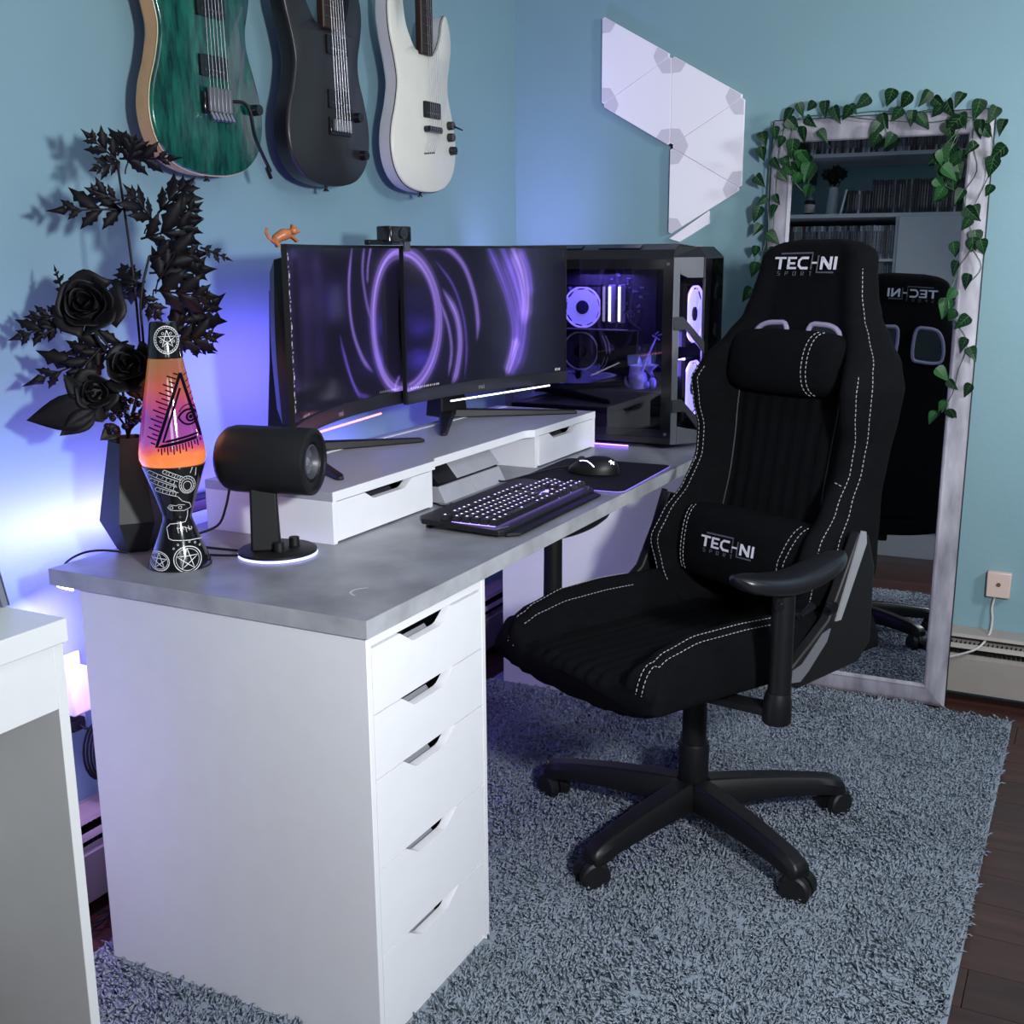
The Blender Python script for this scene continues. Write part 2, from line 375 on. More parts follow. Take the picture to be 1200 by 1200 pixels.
for a in (0, .345, .845, L_-.012):
    obj('side_panel', MB().box(a, a+.012, .0 if a in (0, L_-.012) else .006, Dp, 0, .0799), WHITE, r, bevel=.0008)
obj('back_panel', MB().box(.012, L_-.012, Dp-.006, Dp-.001, .03, .0799), WHITE, r)
for a in (.013, .858):
    d = obj('drawer', front_with_notch(.330, .074, .092 if a < .1 else .055, .258 if a < .1 else .222, .016, nslope=.03), WHITE, r, smooth=False); d.location = (a, .001, .004)
    b = MB(); b.box(.006, .324, .017, .26, .004, .009); b.box(.006, .012, .017, .26, .009, .045); b.box(.318, .324, .017, .26, .009, .045); b.box(.012, .318, .25, .26, .009, .045)
    obj('tray', b, mat('black_felt', '111114', .9), d)
    lp = MB(); x0 = .125 if a < .1 else .09; lp.prism([(.0165, .052), (.027, .063), (.027, .058), (.0165, .042)], x0, x0+.09, lambda p, q_, dd: (dd, p, q_)); obj('handle_lip', lp, DGREY, d)

# ------------------------------------------------------------------ console under riser
c = thing('game_console', 'silver grey two tier slanted console box under the monitor riser', 'console', (.735, .30, .7295))
SLV = mat('silver_console_plastic', '9a9aa2', .4, noise=.05); SLV2 = mat('silver_console_top', '77777f', .45, noise=.05)
lo = [(0, 0), (.018, .034), (.25, .034), (.25, 0)]; up = [(.016, .040), (.046, .076), (.25, .076), (.25, .040)]
fr = lambda a, b, d: (d, a, b)
obj('lower_shell', MB().prism(lo, 0, .135, fr), SLV, c, bevel=.001); obj('lower_shell', MB().prism(lo, .137, .275, fr), SLV, c, bevel=.001)
obj('gap_band', MB().box(.003, .272, .022, .245, .034, .040), BLKG, c)
obj('upper_shell', MB().prism(up, 0, .078, fr), BLKG, c, bevel=.001, label='glossy black smoked panel'); obj('upper_shell', MB().prism(up, .079, .275, fr), SLV, c, bevel=.001)
sl = MB()
for k in range(9): sl.box(.16+k*.009, .166+k*.009, .0205, .024, .0355, .0385)
obj('status_slots', sl, DGREY, c)
obj('rubber_foot', MB().box(.02, .25, .02, .05, -.0005, .0), BLK, c)

# ------------------------------------------------------------------ keyboard
kb = thing('keyboard', 'black mechanical keyboard with glowing violet backlit keys', 'keyboard', (.735, .143, .7295), math.radians(.5))
KW, KD = .448, .192
body = [(-KW/2, -.086), (-KW/2+.016, -KD/2), (KW/2-.016, -KD/2), (KW/2, -.086), (KW/2, .08), (KW/2-.02, KD/2), (-KW/2+.02, KD/2), (-KW/2, .08)]
obj('base_case', MB().prism(body, .004, .014, lambda a, b, d: (a, b, d+(b+.096)*.045)), BLKM, kb, bevel=.0015)
obj('front_lip', MB().prism([(-KW/2+.03, -.118), (KW/2-.03, -.118), (KW/2-.012, -KD/2-.0005), (-KW/2+.012, -KD/2-.0005)], .003, .0085), BLK, kb, bevel=.001, label='low black front lip')
obj('led_plate', MB().box(-.212, .212, -.072, .078, .0185, .0193), mat('violet_lit_plate', (.2, .15, .6), .6, emit=(.40, .28, 1), estr=2.2), kb)
wg = MB()
for sx in (-1, 1):
    stroke(wg, [(sx*.188, -.089), (sx*.220, -.079), (sx*.220, -.055)], lambda a, b, d: (a, b, .0165+d), .0012, .0006)
obj('rim_line', wg, SILV, kb)
for sx in (-1, 1):
    for sy in (-1, 1): obj('rubber_foot', MB().box(sx*.19-.012, sx*.19+.012, sy*.08-.004, sy*.08+.004, 0, .005), BLK, kb)
U = .0190
KEYM = mat('black_keycap', (.012, .012, .016), .4); LEG = mat('lit_key_legend', (.6, .55, 1), .5, emit=(.58, .50, 1.0), estr=2.6)
rows = [(5.9, [(0, 1), (2, 1), (3, 1), (4, 1), (5, 1), (6.5, 1), (7.5, 1), (8.5, 1), (9.5, 1), (11, 1), (12, 1), (13, 1), (14, 1), (15.3, 1), (16.3, 1), (17.3, 1)]),
        (4.6, [(i, 1) for i in range(13)]+[(13, 2), (15.3, 1), (16.3, 1), (17.3, 1), (18.6, 1), (19.6, 1), (20.6, 1), (21.6, 1)]),
        (3.6, [(0, 1.5)]+[(1.5+i, 1) for i in range(12)]+[(13.5, 1.5), (15.3, 1), (16.3, 1), (17.3, 1), (18.6, 1), (19.6, 1), (20.6, 1), (21.6, 1)]),
        (2.6, [(0, 1.75)]+[(1.75+i, 1) for i in range(11)]+[(12.75, 2.25), (18.6, 1), (19.6, 1), (20.6, 1)]),
        (1.6, [(0, 2.25)]+[(2.25+i, 1) for i in range(10)]+[(12.25, 2.75), (16.3, 1), (18.6, 1), (19.6, 1), (20.6, 1), (21.6, 1)]),
        (.6, [(0, 1.25), (1.25, 1.25), (2.5, 1.25), (3.75, 6.25), (10, 1.25), (11.25, 1.25), (12.5, 1.25), (13.75, 1.25), (15.3, 1), (16.3, 1), (17.3, 1), (18.6, 2), (20.6, 1), (21.6, 1)])]
kmesh = {}
for ry, ks in rows:
    for kx, kw in ks:
        key = kw
        if key not in kmesh:
            w_ = U*kw-.0022; k_ = MB(); a, b = w_/2, (U-.0022)/2
            k_.loft([[(-a, -b, 0), (a, -b, 0), (a, b, 0), (-a, b, 0)], [(-a+.0006, -b+.0006, .004), (a-.0006, -b+.0006, .004), (a-.0006, b-.0006, .004), (-a+.0006, b-.0006, .004)],
                     [(-a+.0022, -b+.0022, .0105), (a-.0022, -b+.0022, .0105), (a-.0022, b-.0014, .0105), (-a+.0022, b-.0014, .0105)]])
            base = obj('key', k_, KEYM, kb, smooth=False)
            lg = MB(); 
            lg.box(-.0020, .0020, .0008, .0044, .0106, .0109)
            l = obj('legend', lg, LEG, base); kmesh[key] = base; o = base
        else: o = copy_tree(kmesh[key], kb)
        X = -.210+(kx+kw/2)*U*.985; Y = -.078+ry*U*1.04
        o.location = (X, Y, .0192+(Y+.096)*.0)
obj('cable_plug', MB().cyl((-.05, KD/2-.004, .012), (-.05, KD/2+.02, .012), .004, n=10), BLK, kb)
cb = MB(); cb.tube(smooth_path([(.685, .258, .741), (.70, .29, .733), (.715, .32, .733), (.722, .40, .733), (.72, .47, .733)]), .002, 6)
tag(obj('keyboard_cable', cb, BLK), 'black cable leading from the keyboard back under the riser', 'cable')

# ------------------------------------------------------------------ mouse pad and mouse
mpd = thing('mouse_pad', 'black mouse pad with a thin violet light edge on the desktop', 'mouse pad', (1.165, .15, .7292), math.radians(2))
obj('surface', MB().rbox(-.178, .178, -.142, .135, 0, .0035, .02), mat('black_pad_cloth', (.004, .004, .012), .85, noise=.2, spec=.2), mpd)
ed = MB(); pts = []
for cx, cy, a0 in ((.158, .115, 0), (-.158, .115, 90), (-.158, -.122, 180), (.158, -.122, 270)):
    for k in range(6): a = math.radians(a0+18*k); pts.append((cx+.0205*math.cos(a), cy+.0205*math.sin(a), .002))
ed.tube(pts, .0013, 6, closed=True); obj('light_edge', ed, mat('soft_violet_edge', (.3, .2, .8), .4, emit=(.28, .18, 1), estr=.4), mpd)
ms = thing('mouse', 'black gaming mouse with a lit white line and lit emblem on the mouse pad', 'mouse', (1.165, .145, .7327), math.radians(6))
# local +y = nose
def mouse_pt(u, v):
    # u 0..1 around, v 0..1 from rim to crown
    a = 2*PI*u; rx, ry = .033, .063
    k = (1-v**2.2)**.5 if v < 1 else 0
    x = rx*math.cos(a)*k*(1+.12*math.cos(2*a)*(1-v)); y = ry*math.sin(a)*k
    z = .003+.040*v**.8*(1-.20*(y/ry)) - .010*max(0, y/ry)**2*v
    return (x, y, z)
mb = MB(); nu, nv = 32, 10
vs_ = [mouse_pt(i/nu, j/nv) for j in range(nv+1) for i in range(nu)]
mb.add(vs_, [(j*nu+i, j*nu+(i+1) % nu, (j+1)*nu+(i+1) % nu, (j+1)*nu+i) for j in range(nv) for i in range(nu)]+[tuple(range(nu-1, -1, -1))])
obj('shell', mb, BLK, ms, angle=80)
obj('wheel', MB().cyl((-.0035, .030, .031), (.0035, .030, .031), .010, n=20), DGREY, ms)
mt = lambda u, v: Vector(mouse_pt(u, v))
ln_ = MB(); ln_.tube([mt(.36, .80), mt(.42, .80), mt(.47, .74), mt(.51, .55), mt(.53, .38)], .0011, 6)
ln_.tube([mt(.14, .80), mt(.08, .80), mt(.03, .74), mt(-.01, .55)], .0011, 6)
obj('light_line', ln_, LEDW, ms)
lg = MB()
for k in range(5):
    lg.tube([mt(.68, .55), mt(.68+.030*math.cos(1.26*k), .55+.13*math.sin(1.26*k))], .0012, 6)
obj('emblem', lg, LEDW, ms)
cb = MB(); cb.tube(smooth_path([(1.185, .165, .745), (1.20, .20, .742), (1.16, .245, .738), (1.06, .275, .735), (.98, .29, .735), (1.0, .33, .735), (1.03, .42, .735)]), .0022, 6)
tag(obj('mouse_cable', cb, BLK), 'black cable running from the mouse across to the silver console', 'cable')

# ------------------------------------------------------------------ monitors
def screen_colours(P, strokes, dots):
    """P (n,2) metres on the panel; returns linear rgb"""
    c = np.zeros((len(P), 3)); c[:] = (.0055, .005, .012)
    vig = np.exp(-((P[:, 0]-P[:, 0].mean())**2)/.06); c += vig[:, None]*np.array([.002, .002, .006])
    for pts, wd, st, col in strokes:
        if len(pts) < 12: pts = [(v.x, v.y) for v in smooth_path([(a, b, 0) for a, b in pts], 6)]
        pts = np.array(pts, float); best = np.full(len(P), 1e9); tt = np.zeros(len(P))
        nseg = len(pts)-1
        for i in range(nseg):
            a, b = pts[i], pts[i+1]; ab = b-a; q = np.clip(((P-a) @ ab)/(ab @ ab), 0, 1)
            d = np.linalg.norm(P-(a+q[:, None]*ab), axis=1); m_ = d < best; best[m_] = d[m_]; tt[m_] = (i+q[m_])/nseg
        taper = np.clip(np.minimum(tt, 1-tt)*5+.12, 0, 1) if st > 0 else 1
        st = abs(st)
        W_ = wd*(.35+.65*taper)
        streak = .75+.25*np.sin(best/wd*7+tt*5)
        c += (st*taper*streak*np.exp(-(best/W_)**2))[:, None]*np.array(col)+(st*.14*taper*np.exp(-best/(W_*2.2)))[:, None]*np.array((.09, .05, .30))
    for x, z, wx, wz, b in dots:
        m_ = (abs(P[:, 0]-x) < wx) & (abs(P[:, 1]-z) < wz); c[m_] += b
    return c
SCR = bpy.data.materials.new('lit_screen'); SCR.use_nodes = True
_n = SCR.node_tree.nodes; _b = _n['Principled BSDF']; _a = _n.new('ShaderNodeAttribute'); _a.attribute_name = 'glow'
_b.inputs['Base Color'].default_value = (.004, .004, .006, 1); _b.inputs['Roughness'].default_value = .14; _b.inputs['Emission Strength'].default_value = 1
SCR.node_tree.links.new(_a.outputs['Color'], _b.inputs['Emission Color'])
def arcpts(cx, cz, rx, rz, a0, a1, n=30): return [(cx+rx*math.cos(math.radians(a0+(a1-a0)*k/n)), cz+rz*math.sin(math.radians(a0+(a1-a0)*k/n))) for k in range(n+1)]
MW, MZ0, MZ1, RC = .604, .903, 1.266, 1.15
def monitor(label, A, B, feet, strokes, dots):
    A, B = np.array(A), np.array(B); mid = (A+B)/2; ang = math.atan2(B[1]-A[1], B[0]-A[0]); Wd = np.linalg.norm(B-A)
    t = thing('curved_monitor', label, 'monitor', (mid[0], mid[1], .827), ang)
    z0, z1 = MZ0-.827, MZ1-.827
    sag = RC*(1-math.cos(Wd/2/RC))
    def cv(u, d, z):   # u across, d out of the screen plane (toward -y), z
        th = u/RC; rr = RC-d      # centre of curvature in front (-y)
        return (rr*math.sin(th), (rr*math.cos(th)-RC)+sag, z)
    H = z1-z0; nu = 40
    def slab(u0, u1, zz0, zz1, d0, d1, n=nu):
        mb = MB(); rings = []
        for i in range(n+1):
            u = u0+(u1-u0)*i/n; rings.append([cv(u, d0, zz0), cv(u, d1, zz0), cv(u, d1, zz1), cv(u, d0, zz1)])
        return mb.loft(rings)
    hw = Wd/2
    obj('bezel_frame', slab(-hw, hw, z0, z1, -.007, .0), BLK, t)
    chin = .030
    obj('chin', slab(-hw, hw, z0, z0+chin, .0, .006), mat('dark_grey_bezel', '222228', .35), t)
    obj('edge', slab(-hw, -hw+.003, z0+chin, z1, 0, .003, 1), BLK, t); obj('edge', slab(hw-.003, hw, z0+chin, z1, 0, .003, 1), BLK, t); obj('edge', slab(-hw, hw, z1-.006, z1, 0, .004), BLK, t)
    # screen
    nx, nz = 260, 150; u0, u1, s0, s1 = -hw+.003, hw-.003, z0+chin, z1-.006
    mb = MB(); mb.grid(lambda i, j: cv(u0+(u1-u0)*i, .0012, s0+(s1-s0)*j), nx, nz); o = obj('screen', mb, SCR, t)
    I, J = np.meshgrid(np.linspace(0, 1, nx+1), np.linspace(0, 1, nz+1)); P = np.c_[(u0+(u1-u0)*I).ravel(), (s0+(s1-s0)*J-s0).ravel()]
    c = screen_colours(P, strokes, dots); at_ = o.data.attributes.new('glow', 'FLOAT_COLOR', 'POINT'); at_.data.foreach_set('color', np.c_[c, np.ones(len(c))].astype(np.float32).ravel())
    # rear shell
    mb = MB(); rings = []
    for q, d in ((.985, -.007), (.95, -.03), (.8, -.05), (.5, -.065), (.42, -.068), (.2, -.0685), (.02, -.0685)):
        ring = []
        for k in range(40):
            a = 2*PI*k/40; cx_, cz_ = math.cos(a), math.sin(a); m_ = max(abs(cx_), abs(cz_)); sq = .25*1+.75/m_
            ring.append(cv(hw*q*cx_*sq*.98, d, (z0+z1)/2+H/2*q*.96*cz_*sq))
        rings.append(ring)
    obj('rear_shell', mb.loft(rings, cap=False), BLK, t)
    # logo + LED underside strip
    obj('brand_mark', text_mb('msi', .017, lambda a, b, d: cv(a, .0062+d, z0+.013+b), .0006), SILV, t)
    # stand
    yb = .16
    colm = MB(); rings = []
    for z, wx, wy in ((.005, .050, .030), (.06, .046, .026), (.2, .034, .02), (.345, .026, .016), (.36, .022, .012)):
        rings.append([(-wx, yb-wy, z), (wx, yb-wy, z), (wx, yb+wy, z), (-wx, yb+wy, z)])
    obj('stand_column', colm.loft(rings), BLK, t, bevel=.004)
    obj('neck', MB().box(-.03, .03, .085, yb-.01, .20, .27), BLK, t, bevel=.004)
    c_, s_ = math.cos(-ang), math.sin(-ang)
    for fx, fy in feet:
        lx, ly = fx-mid[0], fy-mid[1]; p = Vector((lx*c_-ly*s_, lx*s_+ly*c_, .0065)); q = Vector((0, yb, .013))
        dr = (p-q); dr.z = 0; dr.normalize(); nn = Vector((-dr.y, dr.x, 0))
        rings = []
        for f_, w_, h_ in ((0, .022, .022), (.3, .017, .018), (.97, .009, .010), (1, .006, .006)):
            b_ = q.lerp(p, f_); rings.append([(b_+nn*w_)[:2]+(.001,), (b_-nn*w_)[:2]+(.001,), (b_-nn*w_*.8)[:2]+(.001+h_,), (b_+nn*w_*.8)[:2]+(.001+h_,)])
        obj('stand_foot', MB().loft([[tuple(Vector(v)) for v in r_] for r_ in rings]), BLKM, t, bevel=.002)
    return t
LV = (.34, .22, .82); LV2 = (.16, .09, .62)
# ring centre sits on the joint between the two monitors; coordinates are metres from panel centre / panel bottom
JL = .285; JR = -.297; ZR = .160
sl_ = [(arcpts(JL+.012, ZR, .118, .158, 88, 272), .0120, -.85, LV), (arcpts(JL+.02, ZR, .125, .165, 95, 265), .004, -.4, LV),
       ([(.10, .34), (.075, .25), (.083, .16), (.125, .09), (.17, .055)], .0055, .7, LV), ([(.155, .34), (.14, .28), (.15, .22), (.17, .17)], .005, .5, LV),
       ([(.185, .34), (.165, .29), (.16, .25)], .004, .6, LV), ([(.02, .15), (.05, .08), (.10, .015), (.16, .0)], .005, .5, LV2), ([(.035, .12), (.07, .05), (.11, .0)], .003, .5, LV2),
       ([(.26, -.0), (.27, .02), (.285, .035)], .004, .6, LV)]
dl = [(-.286+(i % 3)*.003, .315-i*.0078, .0022+.0018*(i % 2), .0016+.0022*(i % 4 == 1), .55) for i in range(38) if i % 6 != 2]+[(-.22+i*.006, .006, .0014, .0026, .3) for i in range(8)]+[(.20+i*.007, .006, .002, .0022, .25) for i in range(12)]
monitor('left curved black monitor showing half of a violet light ring', (.392, .425), (.988, .556), [(.443, .356), (.901, .453)], sl_, dl)
sr_ = [(arcpts(JR-.01, ZR, .150, .158, -90, 90), .0125, -.9, LV), (arcpts(JR-.02, ZR+.004, .146, .150, -80, 80), .004, -.4, LV),
       ([(-.21, .325), (-.13, .33), (-.06, .29), (-.02, .22), (-.005, .15), (-.01, .10)], .0065, .75, LV), ([(-.17, .30), (-.10, .24), (-.06, .16), (-.05, .08), (-.06, .01)], .004, .5, LV2),
       ([(-.14, .23), (-.09, .17), (-.075, .10), (-.09, .03), (-.11, .0)], .009, .9, LV), ([(-.15, .20), (-.12, .14), (-.11, .08), (-.125, .02)], .005, .6, LV),
       ([(.03, .34), (.07, .28), (.11, .20), (.13, .12), (.12, .05)], .012, .8, LV2), ([(.08, .34), (.12, .27), (.15, .19), (.155, .12), (.14, .05), (.11, .0)], .020, 1.1, LV2),
       ([(.12, .335), (.155, .27), (.17, .20), (.165, .13)], .016, 1.1, LV), ([(.15, .33), (.18, .27), (.19, .20)], .010, .8, LV2), ([(.14, .10), (.12, .05), (.10, .005)], .012, 1.0, LV)]
dr_ = [(-.285+i*.0085, .006, .0022, .0024, .5) for i in range(15)]+[(.275+i*.006, .006, .0018, .003, .5) for i in range(3)]
monitor('right curved black monitor showing violet light swirls beside the computer', (.943, .530), (1.548, .392), [(.996, .457), (1.477, .328)], sr_, dr_)
# light strips stuck under the monitors
for a, b, m_, lab in (((.47, .452, .905), (.80, .500, .905), mat('pink_led', (1, .3, .4), .5, emit=(1, .25, .35), estr=2.5), 'thin glowing pink white light bar under the left monitor'),
                      ((1.05, .470, .905), (1.45, .395, .905), mat('cool_led', (.8, .8, 1), .5, emit=(.75, .75, 1), estr=3), 'thin glowing white light bar under the right monitor')):
    mb = MB(); A_, B_ = Vector(a), Vector(b); n_ = (B_-A_).normalized().cross(Vector((0, 0, 1)))
    for k in range(4):
        p, q = A_.lerp(B_, k/4+.008), A_.lerp(B_, (k+1)/4-.008); mb.tube([p+Vector((0, 0, -.002)), q+Vector((0, 0, -.002))], .0022, 6)
    tag(obj('light_bar', mb, m_), lab, 'light bar')

# webcam
GM0 = mat('grey_clip_plastic', '45454c', .45)
wc = thing('webcam', 'black clip webcam on top of the joint between the two monitors', 'webcam', (.945, .530, 1.2665), math.radians(-10))
wb = MB(); 
T = Matrix.Translation((0, -.004, .030)) @ Matrix.Rotation(math.radians(90), 4, 'X')
prof = [(.018, -.010), (.024, -.008), (.026, 0), (.026, .016), (.022, .022), (.018, .023)]
wb.rbox(-.062, .016, -.024, .020, .008, .042, .010, top=.004); obj('body', wb, BLKG, wc)
obj('lens_ring', MB().cyl((-.018, -.024, .026), (-.018, -.029, .026), .0115, n=24), DGREY, wc)
obj('lens', MB().cyl((-.018, -.029, .026), (-.018, -.0296, .026), .008, n=20), BLKG, wc)
obj('clip', MB().box(-.006, .012, -.019, -.013, -.014, .010).box(-.012, .020, -.012, .05, .001, .010), GM0, wc, bevel=.001)
obj('hinge_arm', MB().box(-.105, -.030, -.004, .012, .001, .012), BLK, wc, bevel=.002)

# cat figurine
ct = thing('cat_figurine', 'tiny orange cat figurine clinging to the left monitor top corner', 'figurine', (.398, .428, 1.2663), math.radians(-35))
OR = mat('orange_glazed_clay', 'a3623a', .4, noise=.25, nscale=60)
b = MB()
def blob(mb, c, r, n=14, m=9, T=None):
    rings = []
    for j in range(m+1):
        th = PI*(j/m); rings.append([(c[0]+r[0]*max(math.sin(th), .02)*math.cos(2*PI*k/n), c[1]+r[1]*max(math.sin(th), .02)*math.sin(2*PI*k/n), c[2]-r[2]*math.cos(th)) for k in range(n)])
    mb.loft(rings, T=T)
b.tube(smooth_path([(-.020, 0, .001), (-.012, 0, .010), (.0, 0, .016), (.012, 0, .018)], 4), [.007]*3+[.0095]*4+[.0105]*3+[.009]*2+[.008], 12)
for sx, sy in ((.016, .005), (.016, -.005)): b.tube([(sx-.004, sy, .014), (sx+.004, sy, .008), (sx+.008, sy, .0035)], [.0035, .0028, .0026], 8)
for sy in (.006, -.006): b.tube([(-.018, sy, .006), (-.014, sy, .0), (-.012, sy, -.006)], [.005, .0035, .0025], 8)
obj('body', b, OR, ct)
h = MB(); blob(h, (.019, 0, .023), (.0085, .0078, .0075)); blob(h, (.027, 0, .021), (.003, .0035, .0025)); obj('head', h, OR, ct)
for sy in (-1, 1): obj('ear', MB().tube([(.017, sy*.005, .028), (.016, sy*.0065, .0355)], [.0035, .0004], 6), OR, ct)
obj('tail', MB().tube(smooth_path([(-.021, 0, .006), (-.028, 0, .010), (-.032, 0, .019), (-.030, 0, .028)], 4), .0027, 8), OR, ct)
# ------------------------------------------------------------------ computer tower
PX, PY0, PY1, PZ, PW = 1.587, .104, .60, .729, .235
pc = thing('computer_tower', 'large black computer tower with glass side and glowing violet fans on the desktop end', 'computer', (PX, PY0, PZ))
PD = PY1-PY0; PH = .535
STEEL = mat('black_painted_steel', (.010, .010, .012), .38, noise=.1)
GMET = mat('gunmetal_trim', '6b6c72', .35, metal=.35, noise=.05)
VGLASS = bpy.data.materials.new('tinted_glass'); VGLASS.use_nodes = True
_b = VGLASS.node_tree.nodes['Principled BSDF']; _b.inputs['Base Color'].default_value = (.60, .60, .68, 1); _b.inputs['Roughness'].default_value = .02; _b.inputs['Transmission Weight'].default_value = 1; _b.inputs['IOR'].default_value = 1.02
_nt = VGLASS.node_tree; _tr = _nt.nodes.new('ShaderNodeBsdfTransparent'); _tr.inputs[0].default_value = (.62, .62, .70, 1); _gl = _nt.nodes.new('ShaderNodeBsdfGlossy'); _gl.inputs['Roughness'].default_value = .02
_fr = _nt.nodes.new('ShaderNodeFresnel'); _fr.inputs[0].default_value = 1.6; _ms = _nt.nodes.new('ShaderNodeMixShader')
for a, b in ((_fr.outputs[0], _ms.inputs[0]), (_tr.outputs[0], _ms.inputs[1]), (_gl.outputs[0], _ms.inputs[2]), (_ms.outputs[0], _nt.nodes['Material Output'].inputs[0])): _nt.links.new(a, b)
B_ = lambda *a: MB().box(*a)
obj('bottom_panel', B_(0, PW, 0, PD, .012, .030), STEEL, pc, bevel=.002)
obj('back_panel', B_(.002, PW-.002, PD-.006, PD, .030, .50), STEEL, pc)
obj('far_side_panel', B_(PW-.006, PW, 0, PD-.006, .030, .50), STEEL, pc)
obj('motherboard_tray', B_(.150, .155, .06, PD-.006, .03, .50), BLKM, pc)
# sloped top
tp = MB().prism([(0, .50), (PW, .50), (PW, .505), (PW-.03, .532), (.045, .540), (.012, .525)], 0, PD, lambda a, b, d: (a, d, b))
obj('top_cover', tp, STEEL, pc, bevel=.002)
for k in range(2): obj('top_vent', MB().prism([(.016, .5285), (.040, .5385), (.0395, .540), (.0155, .530)], .10+k*.17, .22+k*.17, lambda a, b, d: (a, d, b)), BLKG, pc)
# glass side with black border
g = MB(); e = .0015
for y0, y1, z0, z1 in ((0, PD, .030, .05), (0, PD, .475, .50), (0, .028, .05, .475), (PD-.02, PD, .05, .475)): g.box(-.0012, .0035, y0, y1, z0, z1)
obj('glass_border', g, BLKG, pc)
obj('side_glass', B_(0, .0028, .028, PD-.02, .05, .475), VGLASS, pc)
for y, z in ((.014, .04), (.014, .488), (.33, .488)): obj('thumb_screw', MB().cyl((-.006, y, z), (-.001, y, z), .004, n=12), GMET, pc)
obj('power_supply_shroud', B_(.0045, .149, .02, PD-.01, .031, .150), BLKM, pc)
# front: a slanted grey facet toward the seat side, then a dark glass facet
FZ0, FZ1 = .012, .505
def fprism(nm, pts, d0, d1, m, **k):      # on the slanted facet: s along it, z up, d outward
    return obj(nm, MB().prism(pts, d0, d1, lambda a, b, d: (.8*a-.6*d, -.6*a-.8*d, b)), m, pc, **k)
fprism('front_frame', [(0, FZ0), (.020, FZ0), (.020, FZ1), (0, FZ1)], -.004, .001, GMET, bevel=.001, label='grey metal front upright')
fprism('front_frame', [(.094, FZ0), (.100, FZ0), (.100, FZ1), (.094, FZ1)], -.004, .002, STEEL, bevel=.001)
fprism('front_crossbar', [(.0202, .462), (.045, .452), (.0938, .452), (.0938, FZ1), (.0202, FZ1)], -.004, .001, GMET, bevel=.001)
fprism('front_crossbar', [(.0202, FZ0), (.0938, FZ0), (.0938, .045), (.0202, .060)], -.004, .001, GMET, bevel=.001)
fprism('front_brace', [(.001, .318), (.001, .352), (.030, .352), (.099, .285), (.099, .252), (.040, .318)], .0012, .006, mat('dark_gunmetal_brace', '3a3a40', .4, metal=.4), bevel=.001)
fprism('front_brace', [(.001, .100), (.001, .134), (.030, .134), (.099, .067), (.099, .034), (.040, .100)], .0012, .006, mat('dark_gunmetal_brace', '', .4), bevel=.001)
g2 = lambda nm, x0, x1, z0, z1, y0, y1, m: obj(nm, B_(x0, x1, y0, y1, z0, z1), m, pc)
g2('front_glass', .084, PW-.004, FZ0, FZ1-.004, -.0615, -.0590, VGLASS)
g2('front_edge', .0802, PW-.001, FZ1-.004, FZ1, -.0615, -.050, STEEL); g2('front_edge', PW-.004, PW-.0005, FZ0, FZ1-.004, -.0615, -.050, STEEL)
obj('far_cheek', B_(PW-.004, PW, -.050, -.0005, FZ0, FZ1), STEEL, pc)
tri = MB()
for z in (.40, .30, .20): tri.prism([(.150, z), (.170, z+.03), (.170, z-.01)], -.0645, -.0617, lambda a, b, d: (a, d, b))
obj('front_emblem', tri, BLKG, pc)
lo_ = [(0, 0), (.08, -.06), (PW, -.0615), (PW, -.0005)]; up_ = [(.020, 0), (.088, -.040), (PW-.03, -.042), (PW-.03, -.0005)]
nb = MB(); nb.add([(x, y, FZ1+.0005) for x, y in lo_]+[(x, y, .532) for x, y in up_], [(3, 2, 1, 0), (4, 5, 6, 7), (0, 1, 5, 4), (1, 2, 6, 5), (2, 3, 7, 6), (3, 0, 4, 7)])
obj('top_nose', nb, STEEL, pc, smooth=False); 
bt = MB()
for k in range(5): bt.cyl((.105+k*.016, -.022, .532), (.105+k*.016, -.022, .535), .0035, n=12)
obj('port_button', bt, GMET, pc)
FANG = mat('glowing_fan_ring', (.5, .45, 1), .4, emit=(.36, .26, 1.0), estr=1.6)
FANB = mat('glowing_fan_blade', (.5, .45, 1), .4, emit=(.34, .31, 1.0), estr=1.0, trans=0)
FAND = mat('dark_fan_blade', (.05, .045, .07), .35)
def fan(nm, T, r, lit=True, parent=pc, hub=.33, blades=9):
    b = MB(); ri = r*.93
    fr_ = MB(); n = 36
    # square-ish housing
    h = r*1.06
    for a0, a1, b0, b1 in ((-h, h, -h, -r*.97), (-h, h, r*.97, h), (-h, -r*.97, -r*.97, r*.97), (r*.97, h, -r*.97, r*.97)): fr_.box(a0, a1, b0, b1, -.012, .012)
    f = obj(nm, fr_, BLKG, parent); f.matrix_local = T
    obj('ring', MB().tube([(r*.95*math.cos(2*PI*k/40), r*.95*math.sin(2*PI*k/40), .008) for k in range(40)], r*.05, 6, closed=True), FANG if lit else mat('pale_fan_ring', 'c8c8d2', .35), f)
    for k in range(blades):
        a = 2*PI*k/blades; mb = MB(); P = []
        rings = []
        for q in (0, .5, 1):
            rr = r*(hub+(.94-hub)*q); sw = .35*q
            p0 = (rr*math.cos(a+sw), rr*math.sin(a+sw), .004+k*.0004); p1 = (rr*math.cos(a+sw+.95), rr*math.sin(a+sw+.95), .0035+k*.0004)
            rings.append([p0, p1, (p1[0], p1[1], p1[2]-.0012), (p0[0], p0[1], p0[2]-.0012)])
        obj('blade', mb.loft(rings), FANB if lit else FAND, f)
    obj('hub', MB().cyl((0, 0, -.008), (0, 0, .009), r*hub, n=24), BLKG if not lit else mat('dark_violet_hub', (.02, .015, .06), .4), f)
    return f
RX = Matrix.Rotation(math.radians(-90), 4, 'Y')   # face toward -x
fan('cpu_fan', Matrix.Translation((.085, .397-PY0, 1.099-PZ)) @ RX, .058)
